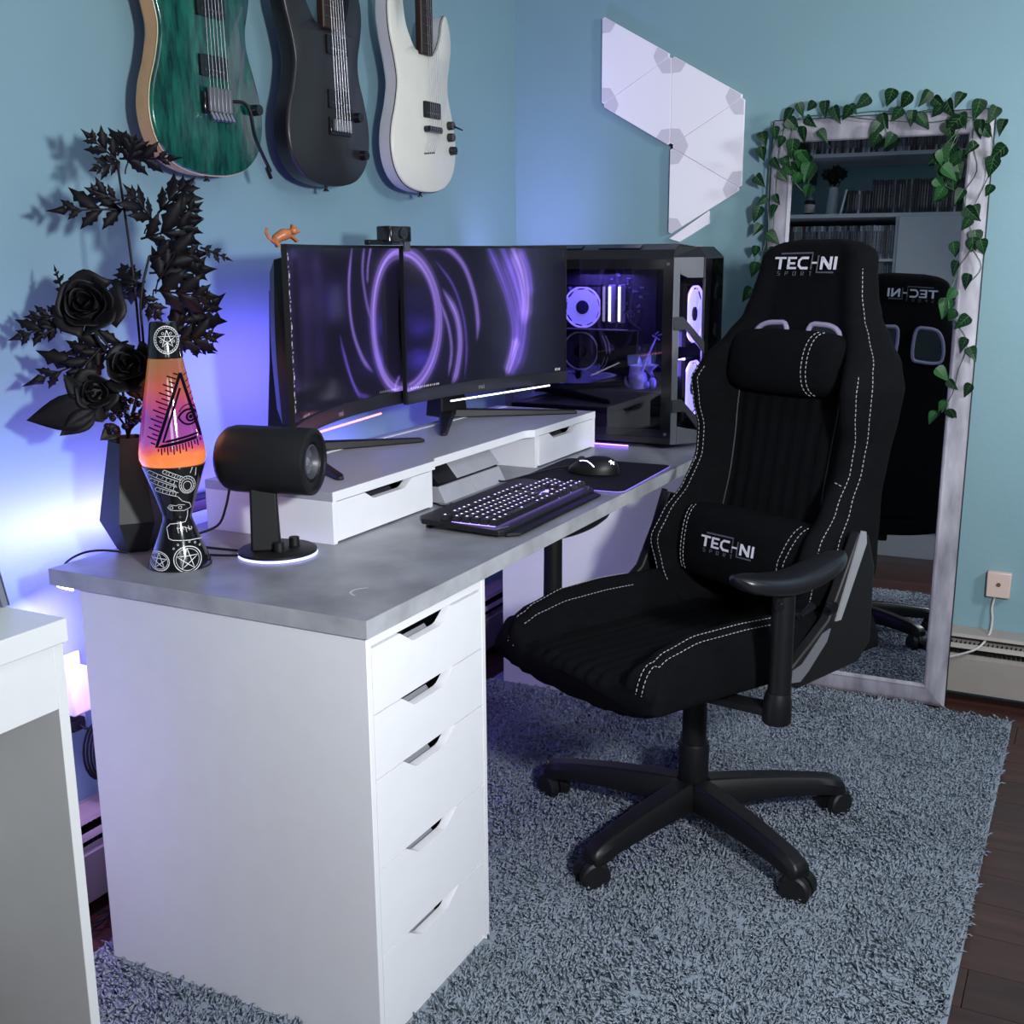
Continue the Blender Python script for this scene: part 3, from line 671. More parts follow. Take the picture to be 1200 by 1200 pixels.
fan('graphics_card_fan', Matrix.Translation((.060, .391-PY0, .980-PZ)) @ RX, .055, lit=False)
RYn = Matrix.Rotation(math.radians(90), 4, 'X')   # face toward -y
for z in (.155, .355):
    fan('front_fan', Matrix.Translation((.117, -.014, z)) @ RYn, .078, hub=.24)
obj('graphics_card', B_(.062, .098, .12, .42, .185, .310), BLKM, pc, bevel=.004)
gp = MB()
for k in range(3): gp.add([(.0605, .335-k*.008, .20+k*.0), (.0605, .345, .20), (.0605, .345, .215), (.0605, .338, .215)], [(0, 1, 2, 3)])
gp2 = MB()
for s_ in (0, 1):
    y = .205 if s_ else .215
    gp2.tube([(.0595, y+.010, .295), (.0595, y, .275), (.0595, y-.004, .245)], .0018, 5); gp2.tube([(.0595, y+.022, .20), (.0595, y+.008, .215), (.0595, y+.002, .235)], .0018, 5)
gp2.tube([(.0595, .15, .31), (.0595, .40, .312)], .0022, 5)
obj('graphics_card_trim', gp2, SILV, pc)
obj('motherboard', B_(.144, .150, .10, .44, .19, .47), mat('dark_circuit_board', (.02, .018, .035), .5, noise=.5, nscale=90), pc)
for y in (.327-PY0, .298-PY0):
    rm = obj('memory_stick', B_(.108, .144, y-.0035, y+.0035, 1.055-PZ, 1.160-PZ), mat('light_memory_cover', '9d9cb4', .4), pc, bevel=.001)
    obj('light_diffuser', B_(.104, .108, y-.003, y+.003, 1.06-PZ, 1.155-PZ), mat('bright_memory_light', (.9, .9, 1), .4, emit=(.72, .68, 1), estr=6), rm)
hs = MB()
for k in range(7): hs.add([(.120, .34+k*.014-.15+.15, .40), (.120, .344+k*.014, .40), (.120, .362+k*.014, .43), (.120, .358+k*.014, .43), (.140, .34+k*.014, .40), (.140, .344+k*.014, .40), (.140, .362+k*.014, .43), (.140, .358+k*.014, .43)], [(0, 1, 2, 3), (4, 7, 6, 5), (0, 4, 5, 1), (3, 2, 6, 7), (0, 3, 7, 4), (1, 5, 6, 2)])
obj('heat_sink', hs, mat('lit_heat_sink', '8b86b8', .3, metal=.6), pc, kind='stuff', smooth=False)
mb_ = MB()
for k in range(26): 
    y = rnd.uniform(.13, .25); z = rnd.uniform(.34, .46); mb_.box(.139, .144, y, y+rnd.uniform(.003, .014), z, z+rnd.uniform(.002, .008))
obj('board_components', mb_, mat('grey_components', '6d6a88', .4), pc, kind='stuff', smooth=False)
cb = MB()
for k in range(3): cb.tube(smooth_path([(.140, .20-k*.01, .36), (.11, .17-k*.01, .35), (.10, .16, .33+k*.004), (.13, .14, .31)]), .0022, 5)
obj('internal_cable', cb, mat('black_sleeved_cable', (.03, .03, .05), .5), pc)
for nm, loc, en, s_ in (('tower_light_top', (.06, .25, .46), 1.5, .16), ('tower_light_front', (.06, .004, .25), 1.8, .12)):
    l = bpy.data.lights.new(nm, 'AREA'); l.energy = en; l.color = (.25, .18, 1); l.size = s_; o = bpy.data.objects.new(nm, l); COL.objects.link(o); o.location = (PX+loc[0], PY0+loc[1], PZ+loc[2])
    o.rotation_euler = (0, 0, 0) if 'top' in nm else (math.radians(-90), 0, 0)
tag(obj('under_glow_strip', MB().tube([(PX-.010, .22, .7325), (PX-.010, .46, .7325)], .002, 6), mat('violet_strip', (.3, .2, 1), .5, emit=(.22, .08, 1), estr=9)), 'short violet light strip on the desktop beside the computer tower', 'light strip')

# crystal dragon figurine inside the tower
dg = thing('dragon_figurine', 'clear violet lit dragon figurine holding a staff inside the computer tower', 'figurine', (PX+.075, .213, PZ+.1505), math.radians(0))
CRY = mat('violet_crystal', (.55, .5, .9), .12, noise=.1, coat=.5, spec=.9)
b = MB()   # y axis: image left = +y
b.tube(smooth_path([(0, .010, .0), (0, .012, .02), (0, .018, .045), (0, .016, .07), (0, .024, .088)], 4), [.022]*4+[.026]*4+[.022]*4+[.012]*4+[.008], 12); obj('body', b, CRY, dg)
h = MB(); blob(h, (0, .030, .093), (.008, .012, .009)); h.tube([(0, .036, .092), (0, .052, .084)], [.007, .003], 8)
for k in (0, .008): h.tube([(0, .024-k, .098), (0, .018-k, .112), (0, .022-k, .120)], [.0025, .0016, .0004], 6)
obj('head', h, CRY, dg)
for s_ in (1, -1):
    wgb = MB(); tip = [(0.004*s_, .006, .066), (.012*s_, -.018, .092), (.008*s_, -.020, .070), (.014*s_, -.040, .066), (.008*s_, -.024, .050), (.008*s_, -.030, .034)]
    wgb.add([(x, y, z) for x, y, z in tip]+[(x+.002, y, z) for x, y, z in tip], [(0, 1, 2, 3, 4, 5), (11, 10, 9, 8, 7, 6)]+[(i, 6+i, 6+(i+1) % 6, (i+1) % 6) for i in range(6)])
    for q in tip[1:5]: wgb.tube([tip[0], q], [.002, .001], 5)
    obj('wing', wgb, CRY, dg)
obj('tail', MB().tube(smooth_path([(0, .02, .008), (.01, .045, .006), (.012, .055, .02), (.006, .050, .036)], 4), [.009]*4+[.006]*4+[.004]*4+[.001], 8), CRY, dg)
st = MB(); st.tube([(-.012, .0, .05), (-.012, -.042, .145)], .0028, 8); st.tube([(-.012, -.030, .148), (-.012, -.052, .136)], .0022, 6); st.tube([(-.012, -.038, .150), (-.012, -.048, .158)], .0018, 6); st.tube([(-.012, -.046, .148), (-.012, -.058, .152)], .0018, 6)
obj('staff', st, CRY, dg)
obj('arm', MB().tube([(-.004, .006, .065), (-.012, -.006, .058), (-.012, -.012, .075)], [.005, .004, .003], 8), CRY, dg)
rk = MB()
for q in range(7): blob(rk, (.012+.016*math.cos(q*.9), .004+.030*math.sin(q*.9), .008+.004*(q % 3)), (.011, .012, .012+.005*(q % 2)), 8, 6)
obj('rock_base', rk, CRY, dg, smooth=False, kind='stuff')

# ------------------------------------------------------------------ speaker
SD = math.radians(-29)
sp = thing('desktop_speaker', 'black cylindrical speaker on a round base with a lit white rim', 'speaker', (.248, .358, .729))
obj('base_disc', MB().lathe([(.066, .0045), (.069, .0055), (.069, .0095), (.066, .0115)], 56), BLKM, sp)
obj('light_rim', MB().lathe([(.066, 0), (.0698, .001), (.0698, .004), (.066, .0045)], 56), mat('lit_blue_white_rim', (.7, .7, 1), .4, emit=(.36, .38, 1), estr=2.2), sp)
RS = Matrix.Rotation(math.radians(-52), 4, 'Z')
obj('stem', MB().loft([[(-.026, -.020, .0115), (.026, -.020, .0115), (.026, .020, .0115), (-.026, .020, .0115)], [(-.022, -.017, .155), (.022, -.017, .155), (.022, .017, .155), (-.022, .017, .155)]], T=Matrix.Translation((-.016, .012, 0)) @ RS), BLKM, sp, bevel=.004)
for kx, ky in (tuple(at(327, 644, 'z', .745)[:2]-np.array([.248, .358])), tuple(at(345, 637, 'z', .745)[:2]-np.array([.248, .358]))):
    k0 = (kx, ky, .0115)
    obj('knob', MB().cyl(k0, (kx, ky, .013), .011, .0105, n=24).cyl((kx, ky, .013), (kx, ky, .029), .0095, .009, n=24), BLKM, sp, bevel=.0008)
# cylinder axis
ax = Vector((.25, -.966, -.02)).normalized(); cc = Vector((-.004, .006, .170))
Z = ax; X = Vector((0, 0, 1)).cross(Z).normalized(); Y = Z.cross(X)
TT = Matrix((( X.x, Y.x, Z.x, cc.x), (X.y, Y.y, Z.y, cc.y), (X.z, Y.z, Z.z, cc.z), (0, 0, 0, 1)))
hl = .086; R0 = .0585
obj('barrel', MB().lathe([(.001, -hl-.004), (.026, -hl-.003), (.046, -hl+.004), (.055, -hl+.014), (R0, -hl+.028), (R0, hl-.006), (R0-.001, hl-.002), (R0-.004, hl), (R0-.009, hl), (R0-.010, hl-.003)], 64, T=TT, cap=False), BLKM, sp)
obj('front_plate', MB().lathe([(R0-.010, hl-.003), (.036, hl-.004), (.033, hl-.010), (.030, hl-.011)], 56, T=TT, cap=False), BLK, sp)
obj('driver_surround', MB().lathe([(.030, hl-.011), (.0305, hl-.006), (.028, hl-.0045), (.025, hl-.008), (.022, hl-.014)], 56, T=TT, cap=False), mat('grey_rubber_surround', '3a3a42', .4), sp)
obj('driver_cone', MB().lathe([(.022, hl-.014), (.012, hl-.022), (.011, hl-.021)], 48, T=TT, cap=False), mat('silver_driver_cone', '8c8c96', .25, metal=.8), sp)
obj('dust_cap', MB().lathe([(.0115, hl-.021), (.009, hl-.014), (.005, hl-.011), (.0003, hl-.010)], 32, T=TT, cap=False), mat('silver_dust_cap', 'a9a9b2', .25, metal=.7), sp)
cb = MB(); cb.tube(smooth_path([(.226, .44, .846), (.224, .45, .81), (.222, .47, .775), (.19, .50, .76), (.21, .53, .742), (.215, .50, .734), (.225, .425, .733)]), .0024, 6); cb.tube(smooth_path([(.20, .40, .733), (.185, .44, .7325), (.17, .50, .7325), (.15, .53, .7325)]), .0022, 6)
tag(obj('speaker_cable', cb, BLK), 'black cable trailing on the desktop behind the speaker', 'cable')

# ------------------------------------------------------------------ lava lamp
LX, LY, LZ = .118, .464, .729
ll = thing('lava_lamp', 'glowing orange and purple lava lamp with printed eye and black base', 'lamp', (LX, LY, LZ))
bprof = [(.050, 0), (.053, .001), (.053, .004), (.036, .050), (.0255, .080), (.0245, .086), (.0255, .092), (.036, .125), (.050, .168), (.053, .176), (.051, .177)]
gprof = [(.051, .1775), (.0545, .186), (.0545, .197), (.052, .215), (.044, .262), (.034, .318), (.0285, .350), (.0275, .353)]
cprof = [(.0275, .3532), (.0288, .354), (.0288, .357), (.0222, .408), (.0205, .412), (.0, .4125)]
obj('base', MB().lathe(bprof, 64), BLKG, ll)
LAVA = bpy.data.materials.new('lit_lava_liquid'); LAVA.use_nodes = True; nt = LAVA.node_tree; b = nt.nodes['Principled BSDF']
tc = nt.nodes.new('ShaderNodeTexCoord'); sx = nt.nodes.new('ShaderNodeSeparateXYZ'); nz = nt.nodes.new('ShaderNodeTexNoise'); nz.inputs['Scale'].default_value = 22
ad = nt.nodes.new('ShaderNodeMath'); ad.operation = 'MULTIPLY_ADD'; ad.inputs[1].default_value = .035
rp = nt.nodes.new('ShaderNodeValToRGB'); mr = nt.nodes.new('ShaderNodeMapRange'); mr.inputs[1].default_value = .177+.0175; mr.inputs[2].default_value = .353+.0175
L = nt.links.new; L(tc.outputs['Object'], sx.inputs[0]); L(tc.outputs['Object'], nz.inputs['Vector']); L(nz.outputs[0], ad.inputs[0]); L(sx.outputs[2], ad.inputs[2]); L(ad.outputs[0], mr.inputs[0]); L(mr.outputs[0], rp.inputs[0])
el = rp.color_ramp.elements; el[0].position = 0; el[0].color = (1, .29, .04, 1); el[1].position = .13; el[1].color = (1.0, .25, .04, 1)
for p_, c_ in ((.17, (.75, .10, .14, 1)), (.24, (.34, .05, .34, 1)), (.45, (.22, .03, .28, 1)), (.60, (.42, .05, .16, 1)), (.72, (.46, .09, .05, 1)), (.82, (.34, .10, .02, 1)), (1, (.26, .12, .02, 1))): e_ = el.new(p_); e_.color = c_  # purple stops paint in the violet strip light shining through the clear liquid
L(rp.outputs[0], b.inputs['Emission Color']); b.inputs['Emission Strength'].default_value = .95; b.inputs['Base Color'].default_value = (.07, .02, .04, 1); b.inputs['Roughness'].default_value = .08; b.inputs['Coat Weight'].default_value = .6
obj('globe', MB().lathe(gprof, 64, cap=False), LAVA, ll)
obj('cap', MB().lathe(cprof, 48, cap=False), BLKG, ll)
PHI0 = math.atan2(CAM[1]-LY, CAM[0]-LX)
def rad_at(z, prof):
    for (r0, z0), (r1, z1) in zip(prof[:-1], prof[1:]):
        if z0 <= z <= z1 and z1 > z0: return r0+(r1-r0)*(z-z0)/(z1-z0)
    return prof[-1][0] if z > prof[-1][1] else prof[0][0]
allp = bprof+gprof+cprof
def lamp_fr(x, z, d):   # x = sideways distance seen from the front of the print
    r = rad_at(z, allp)+.0003+d; q = max(-.985, min(.985, x/r)); a = PHI0+math.asin(q); return (r*math.cos(a), r*math.sin(a), z)
def dense(pts, k=6):
    out = []
    for (a, b_), (c, d_) in zip(pts[:-1], pts[1:]):
        for i in range(k): out.append((a+(c-a)*i/k, b_+(d_-b_)*i/k))
    return out+[pts[-1]]
INK = mat('black_print', (.004, .002, .008), .8, spec=.05); WINK = mat('white_print', 'd8d8d8', .6)
ey = MB()
tri_ = [(.0215, .330), (-.024, .2125), (.0475, .2255), (.0215, .330)]
stroke(ey, dense(tri_, 8), lamp_fr, .0050)
tri2 = [(.0195, .306), (-.013, .2205), (.042, .2305)]
stroke(ey, dense(tri2, 8), lamp_fr, .0036)
ec = (.0315, .2585)
stroke(ey, circ(ec[0]-.001, ec[1]-.014, .020, 20, 30, 150, ry=.026), lamp_fr, .0034); stroke(ey, circ(ec[0]-.001, ec[1]+.010, .018, 20, 205, 335, ry=.022), lamp_fr, .0030)
stroke(ey, circ(ec[0]-.001, ec[1]-.010, .0195, 16, 40, 140, ry=.030), lamp_fr, .0016)
stroke(ey, circ(ec[0]+.002, ec[1], .0066, 18), lamp_fr, .0034); stroke(ey, circ(ec[0]+.002, ec[1], .0018, 8), lamp_fr, .0034)
def nrm(a, b_): l = math.hypot(a, b_); return a/l, b_/l
for k in range(17):      # rays off the left side
    f_ = (k+.5)/17; px_, pz_ = .0215+(-.024-.0215)*f_, .330+(.2125-.330)*f_; nx_, nz_ = nrm(-.1175, .0455); l = .010+.007*(k % 2)+.006*math.sin(PI*f_)
    stroke(ey, dense([(px_+nx_*.003, pz_+nz_*.003), (px_+nx_*l, pz_+nz_*l)], 3), lamp_fr, .0022)
for k in range(15):      # rays under the base
    f_ = (k+.5)/15; px_, pz_ = -.024+.0715*f_, .2125+.013*f_; l = .009+.006*(k % 2)+.007*math.sin(PI*f_)
    stroke(ey, [(px_+.0005, pz_-.003), (px_+.002*f_, pz_-l*.8)], lamp_fr, .0020)
for k in range(8):       # rays off the right side
    f_ = (k+.5)/8; px_, pz_ = .0215+.026*f_*.8, .330-.1045*f_*.8
    stroke(ey, dense([(px_+.003, pz_+.001), (px_+.010, pz_+.0045)], 2), lamp_fr, .0012)
obj('eye_print', ey, INK, ll, smooth=False)
def star(cx, cz, r, rot=90): return [(cx+r*math.cos(math.radians(rot+144*k)), cz+r*math.sin(math.radians(rot+144*k))) for k in range(6)]
wp = MB()
stroke(wp, circ(.004, .384, .0195, 36, ry=.022), lamp_fr, .0011); stroke(wp, circ(.004, .384, .0165, 36, ry=.0188), lamp_fr, .0006)
stroke(wp, dense(star(.005, .385, .0145), 4), lamp_fr, .0011)
for k in range(30): a = 2*PI*k/30; stroke(wp, [(.004+.0172*math.cos(a), .384+.0195*math.sin(a)), (.004+.0188*math.cos(a), .384+.0213*math.sin(a))], lamp_fr, .0009)
for k in range(5):
    a = math.radians(54+72*k); stroke(wp, circ(.005+.0105*math.cos(a), .385+.0115*math.sin(a), .0019, 8), lamp_fr, .0006)
obj('cap_symbol_print', wp, WINK, ll, smooth=False, label='white printed star circle'); wp = MB()
# palm and fingers on the waist of the base
for (x0, z0, x1, z1, w_) in ((-.040, .170, .004, .150, .0075), (-.038, .156, .002, .140, .0075), (-.030, .140, .004, .130, .007), (-.016, .172, .012, .158, .0065)):
    nx_, nz_ = nrm(-(z1-z0), x1-x0); q = w_/2
    P_ = [(x1+nx_*q, z1+nz_*q), (x0+nx_*q, z0+nz_*q), (x0-(x1-x0)*.05, z0), (x0-nx_*q, z0-nz_*q), (x1-nx_*q, z1-nz_*q)]
    stroke(wp, dense(P_, 6), lamp_fr, .0010)
    for f_ in (.3, .62, .9):
        cx_, cz_ = x0+(x1-x0)*f_, z0+(z1-z0)*f_; stroke(wp, [(cx_+nx_*q, cz_+nz_*q), (cx_-nx_*q, cz_-nz_*q)], lamp_fr, .0008)
        gx_, gz_ = cx_-(x1-x0)*.14, cz_-(z1-z0)*.14; stroke(wp, [(gx_-.0015, gz_-.001), (gx_+.0008, gz_+.0015), (gx_+.0015, gz_-.001)], lamp_fr, .0006)
for k in range(3): stroke(wp, circ(.020, .146-.001*k, .013-.0032*k, 24, ry=.0155-.0036*k), lamp_fr, .0009)
for k in range(16): a = 2*PI*k/16; stroke(wp, [(.020+.0105*math.cos(a), .146+.0125*math.sin(a)), (.020+.012*math.cos(a), .146+.0145*math.sin(a))], lamp_fr, .0007)
stroke(wp, dense([(.026, .166), (.030, .176)], 3), lamp_fr, .001); stroke(wp, dense([(.034, .160), (.036, .174)], 3), lamp_fr, .001)
stroke(wp, dense([(.004, .126), (.010, .118), (.022, .112), (.024, .104), (.012, .100), (-.010, .102), (-.014, .107), (-.010, .112), (.0, .110), (.004, .112), (.014, .110)], 3), lamp_fr, .0009)
for cx_ in (-.008, .006): stroke(wp, circ(cx_, .1065, .0026, 10), lamp_fr, .0008)
stroke(wp, dense([(.018, .100), (.017, .090), (.013, .080), (-.012, .078), (-.018, .072), (-.016, .055), (-.010, .052), (.030, .049), (.040, .046)], 4), lamp_fr, .001)
for k in range(6): stroke(wp, [(-.001+k*.0045, .073-.002*(k % 2)), (.0005+k*.0045, .063+.002*(k % 3))], lamp_fr, .0008)
stroke(wp, [(-.002, .070), (.010, .072), (.022, .066)], lamp_fr, .0008)
for cx_, cz_, r_ in ((.012, .020, .0225), (-.034, .018, .016)):
    stroke(wp, circ(cx_, cz_, r_, 36, ry=r_*.92), lamp_fr, .0013); stroke(wp, circ(cx_, cz_, r_*.84, 36, ry=r_*.77), lamp_fr, .0007); stroke(wp, dense(star(cx_, cz_, r_*.8), 4), lamp_fr, .0011)
for k in range(6):
    a = math.radians(40+20*k); stroke(wp, circ(.012+.028*math.cos(a), .022+.026*math.sin(a), .0014, 8), lamp_fr, .0006)
obj('white_symbol_print', wp, WINK, ll, smooth=False)
lg_ = bpy.data.lights.new('lava_lamp_light', 'POINT'); lg_.energy = .5; lg_.color = (1, .35, .15); lg_.shadow_soft_size = .05; o = bpy.data.objects.new('lava_lamp_light', lg_); COL.objects.link(o); o.location = (LX+.062, LY+.055, LZ+.26)
cb = MB(); cb.tube(smooth_path([(LX+.05, LY+.03, .7325), (.20, .56, .7325), (.24, .64, .7325), (.26, .70, .70)]), .0025, 6)
tag(obj('lamp_cable', cb, BLK), 'black lamp cable crossing the desktop to its back edge', 'cable')

# ------------------------------------------------------------------ vase
VX, VY = .168, .615
va = thing('faceted_vase', 'tall black faceted vase on the back left corner of the desktop', 'vase', (VX, VY, .729))
def hexr(r, z, n=6, a0=.35): return [(r*math.cos(a0+2*PI*k/n), r*math.sin(a0+2*PI*k/n), z) for k in range(n)]
obj('body', MB().loft([hexr(.030, 0), hexr(.034, .003), hexr(.060, .058), hexr(.033, .205), hexr(.029, .205), hexr(.029, .12)]), mat('black_ceramic', (.018, .018, .020), .5, noise=.05), va, smooth=False)
cb = MB(); cb.tube(smooth_path([(.13, .60, .7325), (.095, .622, .742), (.070, .645, .740), (.055, .672, .722), (.055, .69, .69)]), .0022, 6)
tag(obj('strip_cable', cb, BLK), 'short black cable hanging over the desktop corner beside the vase', 'cable')

# ------------------------------------------------------------------ black artificial flowers
LEAFB = mat('black_fabric_leaf', (.0035, .003, .005), .55, noise=.3, nscale=60, spec=.18); PETB = mat('black_fabric_petal', (.005, .0045, .006), .55, noise=.25, nscale=40, spec=.25)
VDIR = Vector((math.cos(PHI0), math.sin(PHI0), 0))
def PV(x, y, d=0): # point on the upright plane through the vase facing the room, d metres toward the room
    P0 = np.array([VX, VY, .9]); n_ = np.array([-.72, -.69, 0]); return Vector(at_plane(x, y, P0+n_*d, n_))
def lobed_leaf(parent, base, tip, wr=.42, side=None, bend=.15, nl=3, m=None):
    base, tip = Vector(base), Vector(tip); ax_ = tip-base; Ln = ax_.length; t = ax_.normalized()
    nrm_ = side or Vector((rnd.uniform(-.4, .4)-.7, rnd.uniform(-.4, .4)-.7, rnd.uniform(-.5, .5))); nrm_ = (nrm_-t*nrm_.dot(t)).normalized(); s_ = t.cross(nrm_)
    mb = MB(); wr *= 1.0
    P = lambda a, b_: base+t*(a*Ln)+s_*(b_*Ln)+nrm_*(-bend*Ln*(a*a)-abs(b_)**1.5*Ln*.35)
    for sg in (-1, 1):
        for k in range(nl):
            q = (k+.5)/nl; a0 = .06+.74*k/nl+(.03 if sg > 0 else 0); L_ = wr*(.55+.75*math.sin(PI*(.15+.75*q)))*rnd.uniform(.8, 1.1)*(1 if k < nl-1 else .7)
            dx_, dy_ = math.cos(math.radians(52-14*q)), math.sin(math.radians(52-14*q))      # lobe direction
            C_ = lambda f, h: P(a0+.07+dx_*L_*f-dy_*h*L_, sg*(dy_*L_*f+dx_*h*L_))
            up_ = [P(a0, 0), C_(.22, .15), C_(.36, .26), C_(.46, .17), C_(.60, .22), C_(.70, .10), C_(1.0, 0)]
            dn_ = [C_(.74, -.11), C_(.62, -.25), C_(.52, -.15), C_(.38, -.26), C_(.22, -.15), P(a0+.16, 0)]
            mid_ = [P(a0+.08, 0), C_(.25, 0), C_(.38, 0), C_(.49, 0), C_(.61, 0), C_(.72, 0)]
            A_ = up_; B2 = [P(a0+.16, 0)]+dn_[::-1][1:]   # from base outwards
            vs_ = up_[:6]+mid_+[B2[0], B2[1], B2[2], B2[3], B2[4], B2[5]]+[up_[6]]
            fs = []
            for i in range(5): fs += [(i, i+1, 6+i+1, 6+i), (6+i, 6+i+1, 12+i+1, 12+i)]
            fs += [(5, 18, 11), (11, 18, 17)]
            if sg < 0: fs = [tuple(reversed(f)) for f in fs]
            mb.add(vs_, fs)
        pts = [P(.74, 0), P(.80, sg*wr*.20), P(.90, sg*wr*.09), P(1.02, 0)]; mb.add(pts, [(0, 1, 2, 3) if sg > 0 else (3, 2, 1, 0)])
    mb.tube([P(0, 0), P(.5, 0), P(.95, 0)], [.0018, .0013, .0006], 5)
    return obj('leaf', mb, m or LEAFB, parent, solid=.0007)
def oval_leaf(parent, base, tip, wr=.28, nr=None, m=None):
    base, tip = Vector(base), Vector(tip); ax_ = tip-base; Ln = ax_.length; t = ax_.normalized(); nrm_ = nr or Vector((-.7, -.7, .2)); nrm_ = (nrm_-t*nrm_.dot(t)).normalized(); s_ = t.cross(nrm_)
    def P(u, v): a = u; w_ = wr*math.sin(PI*min(1, a**.8))*(1-.25*a); b_ = (v-.5)*2*w_; return tuple(base+t*(a*Ln)+s_*(b_*Ln)+nrm_*(abs(b_)*Ln*.25-.12*Ln*a*a))
    mb = MB(); mb.grid(P, 8, 4); return obj('leaf', mb, m or LEAFB, parent, solid=.0007)
def stem(parent, pts, r=.0018): return obj('stem', MB().tube(smooth_path(pts, 5), r, 6), LEAFB, parent)
def rose(parent, c, R_, face, n=17):
    c = Vector(c); Z_ = Vector(face).normalized(); X_ = Z_.cross(Vector((0, 0, 1))).normalized(); Y_ = Z_.cross(X_)
    hd = obj('blossom', MB().tube([c-Z_*R_*.5, c-Z_*R_*.2], [R_*.15, R_*.45], 12), PETB, parent)
    for i in range(n):
        q = i/(n-1); rr = R_*(.12+.80*q**.8); a0 = i*2.4; wid = 1.0+.6*(1-q); hgt = R_*(.62-.42*q); op = q*q
        def P(u, v):
            a = a0+(u-.5)*wid*1.35; curl = v**2*op
            rad = rr*(.35+.65*v**.6)*(1+.28*curl)*(1+.05*math.sin(9*u+i)); zz = -R_*.35+v*(hgt+R_*.35)*(1-.25*(2*u-1)**2)-curl*R_*.25
            return tuple(c+X_*rad*math.cos(a)+Y_*rad*math.sin(a)+Z_*zz)
        mb = MB(); mb.grid(P, 8, 5); obj('petal', mb, PETB, hd, solid=.0008)
    return hd
mouth = Vector((VX, VY, .93))
# tall leafy sprays
def spray(label, path, leaves, group=None):
    t = thing('leafy_stem', label, 'artificial plant', tuple(mouth))
    t.location = (0, 0, 0)
    pts = [mouth+Vector((0, 0, -.15)), mouth]+[PV(*p) for p in path]; stem(t, pts, .0022)
    for (bx_, by_, tx_, ty_, d0, d1, wr) in leaves:
        lobed_leaf(t, PV(bx_, by_, d0), PV(tx_, ty_, d1), wr)
        if rnd.random() < .6: stem(t, [PV(bx_, by_, d0), PV(bx_*.8+path[-1][0]*.2, by_+8, 0), PV(bx_*.75+path[-1][0]*.25, by_+14, 0)], .0013)
    return t
spray('tallest black leafy stem of the bouquet beside the green guitar', [(168, 480, .01), (162, 380, .02), (152, 290, .02), (137, 188, .0)],
      [(140, 190, 96, 154, 0, .03, .38), (138, 182, 150, 150, 0, -.03, .5), (140, 190, 108, 200, 0, .04, .4), (145, 185, 175, 168, .0, -.02, .5), (140, 186, 212, 188, 0, .02, .34), (150, 190, 160, 160, 0, .03, .5),
       (150, 245, 57, 246, .01, .04, .30), (140, 235, 100, 222, .01, .03, .5), (180, 260, 150, 215, .02, .05, .45), (185, 250, 225, 205, .02, .03, .45), (195, 262, 238, 240, .02, .04, .45)])
spray('dense black leafy stem right of the bouquet centre above the lava lamp', [(172, 470, .01), (168, 400, .03), (165, 350, .04), (175, 300, .03)],
      [(165, 280, 238, 262, .03, .05, .45), (175, 300, 245, 300, .03, .05, .4), (175, 320, 255, 318, .03, .02, .45), (185, 330, 215, 280, .03, .05, .5), (180, 340, 256, 352, .03, .05, .45), (170, 330, 130, 352, .03, .0, .5), (235, 290, 275, 305, .05, .04, .25),
       (160, 335, 140, 305, .03, .0, .45), (165, 345, 190, 378, .03, .03, .4)])
spray('low black leafy stem reaching right behind the lava lamp', [(178, 460, 0), (190, 420, -.03), (200, 395, -.04)],
      [(200, 395, 268, 348, -.04, -.05, .42), (205, 400, 262, 395, -.04, -.02, .45), (205, 400, 255, 418, -.04, -.06, .3), (200, 392, 236, 352, -.04, -.03, .4)])
spray('low black leafy stem reaching left under the large rose', [(160, 460, .02), (130, 410, .03), (110, 385, .03)],
      [(72, 378, 10, 398, .03, .05, .35), (75, 370, 28, 372, .03, .04, .4), (78, 375, 42, 400, .03, .06, .3), (150, 400, 75, 418, .02, .04, .42), (130, 410, 28, 455, .03, .05, .30), (120, 405, 80, 450, .03, .06, .38), (75, 345, 60, 308, .03, .0, .22)])
t = thing('black_rose', 'largest black artificial rose, leftmost bloom of the bouquet', 'artificial flower', (0, 0, 0), 0)
rose(t, PV(101, 356, .05), .054, (-.80, -.55, .25), 18); stem(t, [mouth+Vector((0, 0, -.12)), mouth, PV(140, 440, .02), PV(116, 400, .04), PV(106, 372, .045)], .0024)
t = thing('black_rose', 'black artificial rose bud hanging beside the lava lamp neck', 'artificial flower', (0, 0, 0), 0)
rose(t, PV(150, 430, .06), .045, (-.7, -.6, .5), 13); stem(t, [mouth+Vector((0, 0, -.12)), mouth, PV(160, 460, .03), PV(152, 440, .05)], .002)
t = thing('black_rose', 'small low black rose just left above the vase mouth', 'artificial flower', (0, 0, 0), 0)
rose(t, PV(112, 460, .06), .036, (-.6, -.7, .1), 11); stem(t, [mouth+Vector((0, 0, -.12)), mouth, PV(140, 490, .03), PV(118, 470, .05)], .002)
for a in ((115, 478, 30, 492, .07), (112, 482, 70, 510, .08), (100, 470, 74, 438, .06), (170, 405, 160, 440, .04), (150, 480, 118, 460, .04)): oval_leaf(t, PV(a[0], a[1], .06), PV(a[2], a[3], a[4]), .30)
t = thing('black_berry_sprig', 'short sprig of glossy black berries and petals over the vase rim', 'artificial plant', (0, 0, 0), 0)
stem(t, [mouth+Vector((0, 0, -.1)), mouth, PV(150, 488, .04), PV(138, 480, .06)], .002)
for k in range(22):
    p = PV(rnd.uniform(120, 172), rnd.uniform(468, 506), rnd.uniform(.02, .07)); mb = MB(); blob(mb, p, (.006, .006, .006), 8, 6); obj('berry', mb, BLKG, t); 
    if k % 2: obj('berry_stem', MB().tube([p, PV(150, 488, .04)], .0007, 5), LEAFB, t)
